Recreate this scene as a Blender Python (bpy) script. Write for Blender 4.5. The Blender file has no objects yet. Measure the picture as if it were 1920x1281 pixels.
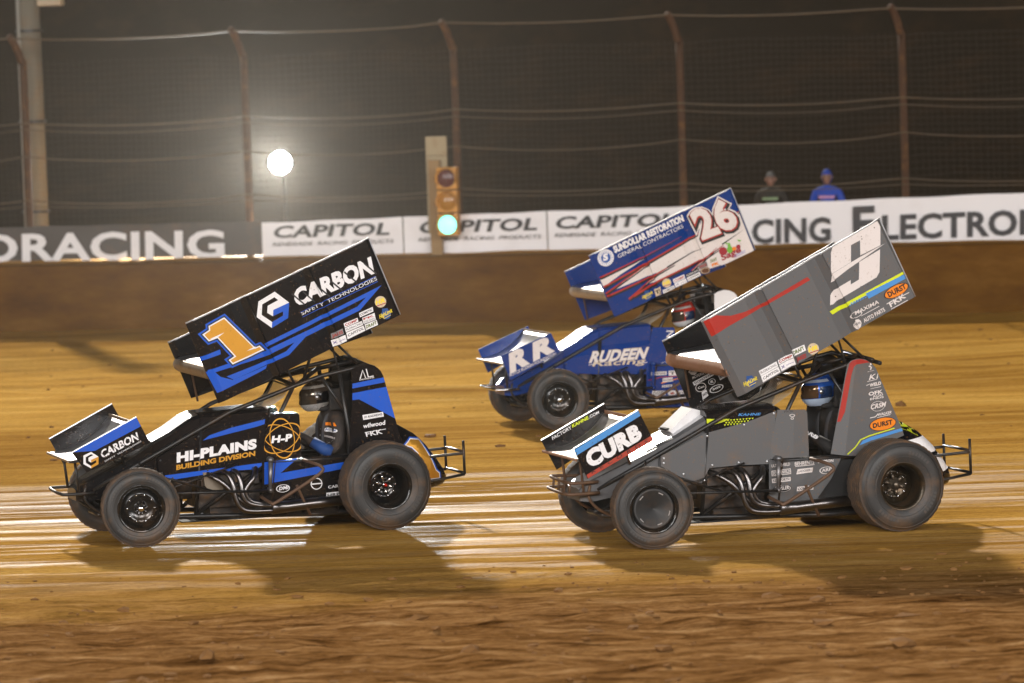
import bpy, bmesh, math, random
import numpy as np
from mathutils import Vector, Matrix
from mathutils.bvhtree import BVHTree

random.seed(7)
rng = np.random.default_rng(11)
scene = bpy.context.scene
COL = scene.collection

# ------------------------------------------------------------------ camera
cam_data = bpy.data.cameras.new('camera')
cam_data.sensor_width = 36.0
cam_data.lens = 139.1
cam_data.clip_start = 0.5
cam_data.clip_end = 2000.0
cam = bpy.data.objects.new('camera', cam_data)
COL.objects.link(cam)
_p, _r = 0.0673, -0.0316
_f = Vector((0, math.cos(_p), -math.sin(_p))); _x = Vector((1, 0, 0)); _u = _x.cross(_f)
_R = _x * math.cos(_r) + _u * math.sin(_r); _U = _u * math.cos(_r) - _x * math.sin(_r)
_m = Matrix((_R, _U, -_f)).transposed().to_4x4()
_m.translation = Vector((0.0, -35.0, 3.924))
cam.matrix_world = _m
cam_data.dof.use_dof = True
cam_data.dof.focus_distance = 35.0
cam_data.dof.aperture_fstop = 2.0
scene.camera = cam

# ------------------------------------------------------------------ night sky, key light, exposure
SUN_EL, SUN_AZ = math.radians(28.0), math.radians(-13.0)      # from behind the wall, a little to the left
world = bpy.data.worlds.new('World'); scene.world = world; world.use_nodes = True
wn = world.node_tree; bg = wn.nodes['Background']
sky = wn.nodes.new('ShaderNodeTexSky'); sky.sky_type = 'NISHITA'; sky.sun_disc = False
sky.sun_elevation = SUN_EL; sky.sun_rotation = SUN_AZ; sky.dust_density = 4.0
wn.links.new(sky.outputs['Color'], bg.inputs['Color']); bg.inputs['Strength'].default_value = 0.0012
sun_d = bpy.data.lights.new('stadium_key', 'SUN'); sun_d.energy = 5.0; sun_d.angle = math.radians(2.6); sun_d.color = (1.0, 0.93, 0.82)
sun = bpy.data.objects.new('stadium_key', sun_d); COL.objects.link(sun)
_d = Vector((math.sin(SUN_AZ) * math.cos(SUN_EL), math.cos(SUN_AZ) * math.cos(SUN_EL), math.sin(SUN_EL)))
sun.rotation_euler = _d.to_track_quat('Z', 'Y').to_euler(); sun.location = _d * 60
FLOOD_POWER = 74000.0          # each of the six near-side floodlight towers
scene.view_settings.view_transform = 'Standard'; scene.view_settings.look = 'None'
scene.view_settings.gamma = 1.0; scene.view_settings.exposure = 0.0
scene.view_settings.use_curve_mapping = False
scene.cycles.use_denoising = True
scene.cycles.max_bounces = 6; scene.cycles.volume_bounces = 0
scene.cycles.sample_clamp_indirect = 4.0
DECALS = {'1':{'board_left':[('stripe',[('p','blue',[(1.637,1.599),(1.465,1.657),(1.46,1.615),(1.626,1.566)]),('p','blue',[(1.076,1.686),(0.545,1.909),(0.009,2.14),(0.153,2.042),(1.056,1.656)]),('p','blue',[(0.009,2.14),(0.212,1.931),(0.233,1.965),(0.153,2.042)]),('p','blue',[(0.233,1.965),(0.212,1.931),(1.074,1.573),(1.522,1.461),(1.581,1.442),(1.596,1.476),(1.098,1.614)]),('p','blue',[(0.69,1.74),(0.858,1.577),(0.884,1.608),(0.793,1.698)]),('p','blue',[(0.884,1.61),(0.858,1.577),(1.356,1.391),(1.417,1.421),(1.05,1.542)]),('p','blue',[(1.592,1.469),(1.518,1.465),(1.47,1.421),(1.362,1.389),(1.052,1.499),(1.065,1.469),(1.5,1.282)])]),('race_number',[('p','blue',[(1.587,1.878),(1.414,1.962),(1.147,1.686),(1.104,1.702),(1.031,1.62),(1.368,1.491),(1.433,1.569),(1.383,1.598),(1.493,1.725),(1.57,1.7),(1.657,1.798),(1.584,1.842)]),('p','black',[(1.571,1.869),(1.417,1.944),(1.151,1.669),(1.108,1.684),(1.056,1.626),(1.364,1.508),(1.411,1.565),(1.36,1.595),(1.489,1.742),(1.565,1.717),(1.634,1.794),(1.569,1.834)]),('p','white',[(1.56,1.862),(1.419,1.931),(1.154,1.656),(1.111,1.671),(1.075,1.631),(1.36,1.522),(1.394,1.562),(1.343,1.592),(1.485,1.755),(1.562,1.729),(1.617,1.792),(1.557,1.829)]),('p','gold',[(1.548,1.856),(1.421,1.917),(1.157,1.644),(1.115,1.659),(1.094,1.636),(1.357,1.535),(1.377,1.559),(1.326,1.589),(1.482,1.767),(1.559,1.742),(1.6,1.789),(1.546,1.823)]),('p','white',[(1.554,1.75),(1.422,1.801),(1.492,1.753)]),('p','white',[(1.235,1.631),(1.134,1.652),(1.156,1.666)])]),('logo',[('p','white',[(0.966,2.129),(0.841,2.029),(0.984,1.972),(0.988,1.917),(1.039,1.95),(1.033,2.01),(0.937,2.055),(0.97,2.081),(1.08,2.025),(1.088,1.934),(0.998,1.869),(1.002,1.818),(1.133,1.918),(1.113,2.051)]),('p','blue',[(0.841,2.029),(0.855,1.896),(1.002,1.818),(0.998,1.869),(0.9,1.919),(0.899,1.955),(0.986,1.92),(0.984,1.972)])]),('lettering',[('t','white','CARBON',(0.78,1.984),(0.069,2.244),(0.808,2.136),0.055),('p','black',[(0.82,2.099),(0.71,2.002),(0.701,2.012),(0.811,2.109)]),('p','black',[(0.719,2.112),(0.609,2.016),(0.6,2.025),(0.71,2.122)]),('p','black',[(0.591,2.155),(0.481,2.058),(0.471,2.068),(0.582,2.165)]),('p','black',[(0.476,2.199),(0.365,2.102),(0.356,2.112),(0.466,2.209)]),('p','black',[(0.347,2.266),(0.236,2.169),(0.226,2.179),(0.337,2.276)]),('p','black',[(0.166,2.332),(0.055,2.235),(0.046,2.245),(0.157,2.342)])]),('lettering',[('t','white','SAFETY  TECHNOLOGIES',(0.731,1.913),(0.046,2.187),(0.741,1.943),0),('p','blue',[(0.745,1.936),(0.06,2.217),(0.062,2.222),(0.747,1.94)]),('p','blue',[(0.726,1.896),(0.041,2.172),(0.043,2.177),(0.728,1.9)])]),('sponsor_decal',[('p','tan',[(-0.025,2.011),(-0.027,1.999),(-0.026,1.986),(-0.021,1.973),(-0.013,1.963),(-0.003,1.954),(0.009,1.949),(0.023,1.947),(0.036,1.948),(0.048,1.952),(0.059,1.96),(0.068,1.97),(0.073,1.982),(0.076,1.994),(0.074,2.007),(0.07,2.019),(0.062,2.03),(0.051,2.038),(0.039,2.044),(0.026,2.046),(0.013,2.045),(0,2.041),(-0.011,2.033),(-0.019,2.023)]),('t','yellow','HR',(0.067,1.969),(-0.021,1.992),(0.066,2.011),0.05),('p','red',[(0.058,1.958),(-0.025,1.981),(-0.023,1.988),(0.06,1.965)])]),('sponsor_decal',[('p','dkblue',[(-0.065,1.896),(-0.065,1.877),(-0.058,1.859),(-0.043,1.847),(-0.025,1.842),(-0.006,1.846),(0.01,1.858),(0.019,1.875),(0.02,1.895),(0.012,1.913),(-0.002,1.925),(-0.021,1.93),(-0.04,1.926),(-0.055,1.914)]),('p','dkblue',[(0.013,1.935),(-0.036,1.938),(-0.056,1.895),(0.01,1.888)]),('t','yellow','HighLimit',(0.035,1.849),(-0.08,1.902),(0.04,1.885),0.03),('p','yellow',[(-0.001,1.845),(-0.067,1.877),(-0.065,1.88),(0.001,1.849)])]),('sponsor_decal',[('p','grey',[(0.478,1.741),(0.372,1.782),(0.361,1.733),(0.47,1.695)]),('t','red','JAKES',(0.465,1.707),(0.369,1.74),(0.47,1.734),0.03)]),('sponsor_decal',[('p','white',[(0.477,1.683),(0.349,1.726),(0.335,1.67),(0.46,1.627)]),('t','purple','X ----',(0.458,1.647),(0.348,1.684),(0.465,1.669),0.02)]),('sponsor_decal',[('p','white',[(0.362,1.825),(0.235,1.868),(0.228,1.834),(0.353,1.788)]),('t','red','COMP',(0.347,1.798),(0.237,1.839),(0.352,1.82),0.04)]),('sponsor_decal',[('p','white',[(0.352,1.784),(0.198,1.839),(0.187,1.804),(0.344,1.747)]),('t','dark','FLORACING',(0.337,1.761),(0.198,1.811),(0.34,1.777),0.01)]),('sponsor_decal',[('p','white',[(0.342,1.743),(0.184,1.798),(0.169,1.753),(0.331,1.686)]),('t','black','CAPITOL',(0.325,1.707),(0.182,1.766),(0.329,1.73),0.02)]),('sponsor_decal',[('p','white',[(0.221,1.908),(0.096,1.956),(0.091,1.916),(0.214,1.87)]),('t','black','COMETIC',(0.208,1.882),(0.1,1.923),(0.212,1.901),0.03)]),('sponsor_decal',[('p','white',[(0.194,1.865),(0.081,1.903),(0.076,1.871),(0.188,1.837)]),('t','red','FK',(0.183,1.845),(0.084,1.874),(0.186,1.861),0.05),('p','white',[(0.188,1.836),(0.076,1.87),(0.072,1.844),(0.183,1.812)]),('t','dark','ROD ENDS',(0.177,1.819),(0.08,1.847),(0.18,1.833),0.01)]),('sponsor_decal',[('p','white',[(0.174,1.807),(0.064,1.841),(0.053,1.797),(0.163,1.757)]),('t','olive','DRAFT',(0.159,1.77),(0.062,1.805),(0.165,1.799),0.05)])],
'front_board_left':[('stripe',[('p','blue',[(2.71,0.822),(2.151,1.095),(2.114,1.012),(2.48,0.845),(2.525,0.823)])]),('logo',[('p','white',[(2.559,0.816),(2.497,0.771),(2.562,0.747),(2.563,0.724),(2.585,0.739),(2.584,0.768),(2.541,0.787),(2.56,0.797),(2.607,0.773),(2.609,0.725),(2.564,0.694),(2.564,0.674),(2.63,0.715),(2.627,0.788)]),('p','gold',[(2.497,0.771),(2.499,0.707),(2.564,0.674),(2.564,0.697),(2.518,0.722),(2.518,0.742),(2.563,0.724),(2.562,0.747)])]),('lettering',[('t','white','CARBON',(2.466,0.753),(2.138,0.897),(2.481,0.82),0.035),('p','black',[(2.481,0.809),(2.431,0.76),(2.426,0.764),(2.477,0.813)]),('p','black',[(2.431,0.823),(2.38,0.774),(2.376,0.779),(2.426,0.828)]),('p','black',[(2.366,0.848),(2.315,0.799),(2.31,0.804),(2.361,0.852)]),('p','black',[(2.306,0.879),(2.256,0.83),(2.251,0.834),(2.302,0.883)]),('p','black',[(2.253,0.91),(2.202,0.861),(2.197,0.866),(2.248,0.915)]),('p','black',[(2.187,0.946),(2.136,0.897),(2.131,0.902),(2.182,0.951)])]),('lettering',[('t','white','SAFETY  TECHNOLOGIES',(2.442,0.72),(2.117,0.877),(2.446,0.732),0)])],
'side_panel_left':[('lettering',[('t','white','HI-PLAINS',(1.778,0.661),(1.071,0.746),(1.773,0.75),0.06)]),('lettering',[('t','gold','BUILDING DIVISION',(1.784,0.598),(1.085,0.684),(1.782,0.643),0.045)]),('stripe',[('p','blue',[(1.889,0.557),(1.004,0.622),(1.009,0.549),(1.078,0.547),(1.058,0.561),(1.527,0.554),(1.536,0.535),(1.789,0.519),(1.852,0.528)])]),('stripe',[('p','blue',[(1.542,0.843),(1.483,0.885),(1.291,0.94),(1.062,0.985),(0.986,1),(0.994,0.957),(1.064,0.938)])]),('stripe',[('p','blue',[(1.704,0.484),(1.587,0.492),(1.634,0.457),(1.669,0.466)])])],
'arm_guard_left':[('logo',[('r','gold',[(0.672,0.743),(0.682,0.729),(0.695,0.717),(0.713,0.708),(0.733,0.703),(0.757,0.7),(0.782,0.7),(0.809,0.703),(0.837,0.71),(0.865,0.719),(0.893,0.731),(0.919,0.745),(0.944,0.761),(0.966,0.779),(0.985,0.798),(1,0.817),(1.012,0.837),(1.02,0.857),(1.023,0.875),(1.022,0.893),(1.016,0.909),(1.007,0.923),(0.993,0.934),(0.976,0.943),(0.955,0.949),(0.932,0.952),(0.906,0.952),(0.879,0.948),(0.852,0.942),(0.824,0.933),(0.796,0.921),(0.77,0.907),(0.745,0.891),(0.723,0.873),(0.704,0.854),(0.688,0.834),(0.676,0.815),(0.669,0.795),(0.665,0.776),(0.666,0.759)],0.93),('r','gold',[(0.828,0.647),(0.845,0.648),(0.863,0.654),(0.88,0.664),(0.896,0.678),(0.91,0.695),(0.924,0.716),(0.935,0.739),(0.944,0.765),(0.95,0.792),(0.954,0.819),(0.955,0.847),(0.954,0.875),(0.95,0.901),(0.943,0.925),(0.934,0.947),(0.922,0.966),(0.909,0.982),(0.894,0.994),(0.878,1.001),(0.861,1.004),(0.844,1.003),(0.826,0.998),(0.809,0.988),(0.793,0.974),(0.779,0.957),(0.765,0.936),(0.754,0.913),(0.745,0.887),(0.739,0.86),(0.735,0.832),(0.733,0.804),(0.735,0.777),(0.739,0.751),(0.746,0.726),(0.755,0.704),(0.766,0.685),(0.78,0.67),(0.795,0.658),(0.811,0.65)],0.93),('r','gold',[(1.002,0.728),(1.01,0.743),(1.013,0.761),(1.013,0.779),(1.008,0.799),(1,0.82),(0.988,0.841),(0.972,0.861),(0.953,0.881),(0.931,0.899),(0.907,0.916),(0.882,0.93),(0.856,0.941),(0.829,0.95),(0.803,0.956),(0.778,0.959),(0.754,0.958),(0.733,0.954),(0.714,0.947),(0.699,0.937),(0.687,0.924),(0.679,0.909),(0.675,0.891),(0.675,0.872),(0.68,0.852),(0.689,0.832),(0.701,0.811),(0.717,0.79),(0.736,0.771),(0.758,0.753),(0.782,0.736),(0.807,0.722),(0.833,0.71),(0.86,0.701),(0.886,0.696),(0.911,0.693),(0.935,0.694),(0.956,0.698),(0.975,0.705),(0.99,0.715)],0.93),('t','white','H-P',(0.942,0.786),(0.764,0.799),(0.93,0.85),0.05)])],
'lower_panel_left':[('stripe',[('p','blue',[(1.009,0.624),(0.712,0.648),(0.868,0.521),(0.289,0.584),(0.307,0.524),(1.016,0.429)])]),('sponsor_decal',[('r','white',[(0.788,0.388),(0.789,0.381),(0.792,0.374),(0.798,0.368),(0.805,0.363),(0.815,0.358),(0.825,0.355),(0.837,0.352),(0.849,0.351),(0.861,0.351),(0.873,0.353),(0.884,0.356),(0.894,0.36),(0.902,0.364),(0.908,0.37),(0.912,0.377),(0.913,0.383),(0.913,0.39),(0.909,0.397),(0.904,0.403),(0.897,0.408),(0.887,0.413),(0.877,0.416),(0.865,0.419),(0.853,0.42),(0.841,0.42),(0.829,0.418),(0.818,0.415),(0.808,0.411),(0.8,0.407),(0.794,0.401),(0.79,0.395)],0.86),('t','white','DMI',(0.888,0.369),(0.805,0.377),(0.882,0.401),0.04)]),('sponsor_decal',[('r','white',[(0.493,0.409),(0.494,0.399),(0.497,0.389),(0.502,0.38),(0.508,0.372),(0.516,0.366),(0.525,0.361),(0.535,0.358),(0.545,0.356),(0.556,0.357),(0.566,0.36),(0.575,0.364),(0.583,0.37),(0.59,0.378),(0.595,0.387),(0.599,0.396),(0.6,0.407),(0.599,0.417),(0.596,0.426),(0.592,0.435),(0.585,0.443),(0.577,0.45),(0.568,0.455),(0.558,0.458),(0.548,0.46),(0.538,0.459),(0.528,0.456),(0.518,0.452),(0.51,0.445),(0.503,0.438),(0.498,0.429),(0.495,0.419)],0.84),('p','white',[(0.589,0.401),(0.5,0.404),(0.501,0.414),(0.59,0.412)])]),('lettering',[('t','white','CARB',(0.442,0.358),(0.321,0.366),(0.444,0.384),0.02)]),('sponsor_decal',[('p','white',[(0.46,0.322),(0.33,0.328),(0.332,0.281),(0.461,0.272)]),('t','black','HRP',(0.453,0.283),(0.339,0.29),(0.452,0.312),0.04)])],
'sail_panel_left':[('stripe',[('p','blue',[(0.195,1.269),(-0.096,1.312),(-0.109,1.269),(0.197,1.226)]),('p','blue',[(0.198,1.185),(-0.117,1.227),(-0.196,0.942),(0.14,1.128),(0.209,1.125)])]),('lettering',[('p','white',[(0.119,1.306),(0.097,1.379),(0.078,1.311),(0.069,1.314),(0.099,1.388),(0.129,1.309)]),('p','white',[(0.071,1.39),(0.052,1.316),(0,1.322),(0.002,1.331),(0.045,1.323),(0.061,1.392)]),('t','white','DRIVELINE',(0.13,1.292),(-0.005,1.309),(0.131,1.303),0.015)]),('sponsor_decal',[('p','white',[(0.115,0.988),(-0.074,1.006),(-0.081,0.965),(0.108,0.944)]),('t','black','/// ANDREWS',(0.099,0.957),(-0.068,0.976),(0.102,0.977),0.03)]),('lettering',[('t','white','wilwood',(0.112,0.87),(-0.09,0.892),(0.11,0.91),0.03)]),('lettering',[('t','white','FKK',(0.085,0.795),(-0.066,0.815),(0.094,0.836),0.02),('p','white',[(0.099,0.83),(-0.095,0.851),(-0.094,0.856),(0.099,0.835)])])],
'tail_tank':[('race_number',[('p','blue',[(-0.263,0.684),(-0.345,0.762),(-0.45,0.745),(-0.549,0.559),(-0.588,0.462),(-0.624,0.431),(-0.632,0.363),(-0.478,0.361),(-0.432,0.473),(-0.387,0.613),(-0.345,0.658)]),('p','white',[(-0.285,0.688),(-0.349,0.75),(-0.442,0.735),(-0.538,0.555),(-0.578,0.456),(-0.613,0.426),(-0.619,0.374),(-0.486,0.372),(-0.443,0.477),(-0.398,0.618),(-0.351,0.667)]),('p','gold',[(-0.301,0.692),(-0.352,0.741),(-0.437,0.728),(-0.53,0.552),(-0.571,0.451),(-0.605,0.422),(-0.609,0.382),(-0.492,0.381),(-0.451,0.479),(-0.405,0.623),(-0.356,0.675)])])],
'driver':[('patch',[('p','white',[(0.318,0.855),(0.319,0.851),(0.323,0.846),(0.329,0.843),(0.337,0.84),(0.348,0.838),(0.359,0.837),(0.37,0.838),(0.38,0.839),(0.389,0.842),(0.396,0.846),(0.401,0.85),(0.403,0.854),(0.402,0.859),(0.398,0.863),(0.391,0.867),(0.383,0.87),(0.373,0.872),(0.362,0.873),(0.351,0.872),(0.34,0.87),(0.331,0.868),(0.324,0.864),(0.32,0.86)]),('t','dkblue','Arai',(0.387,0.848),(0.33,0.849),(0.386,0.869),0.03)]),('patch',[('p','orange',[(0.392,0.919),(0.331,0.923),(0.321,0.893),(0.394,0.894)])]),('lettering',[('t','pale','RACING',(0.415,0.796),(0.348,0.783),(0.411,0.811),0.01)])]},
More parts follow.
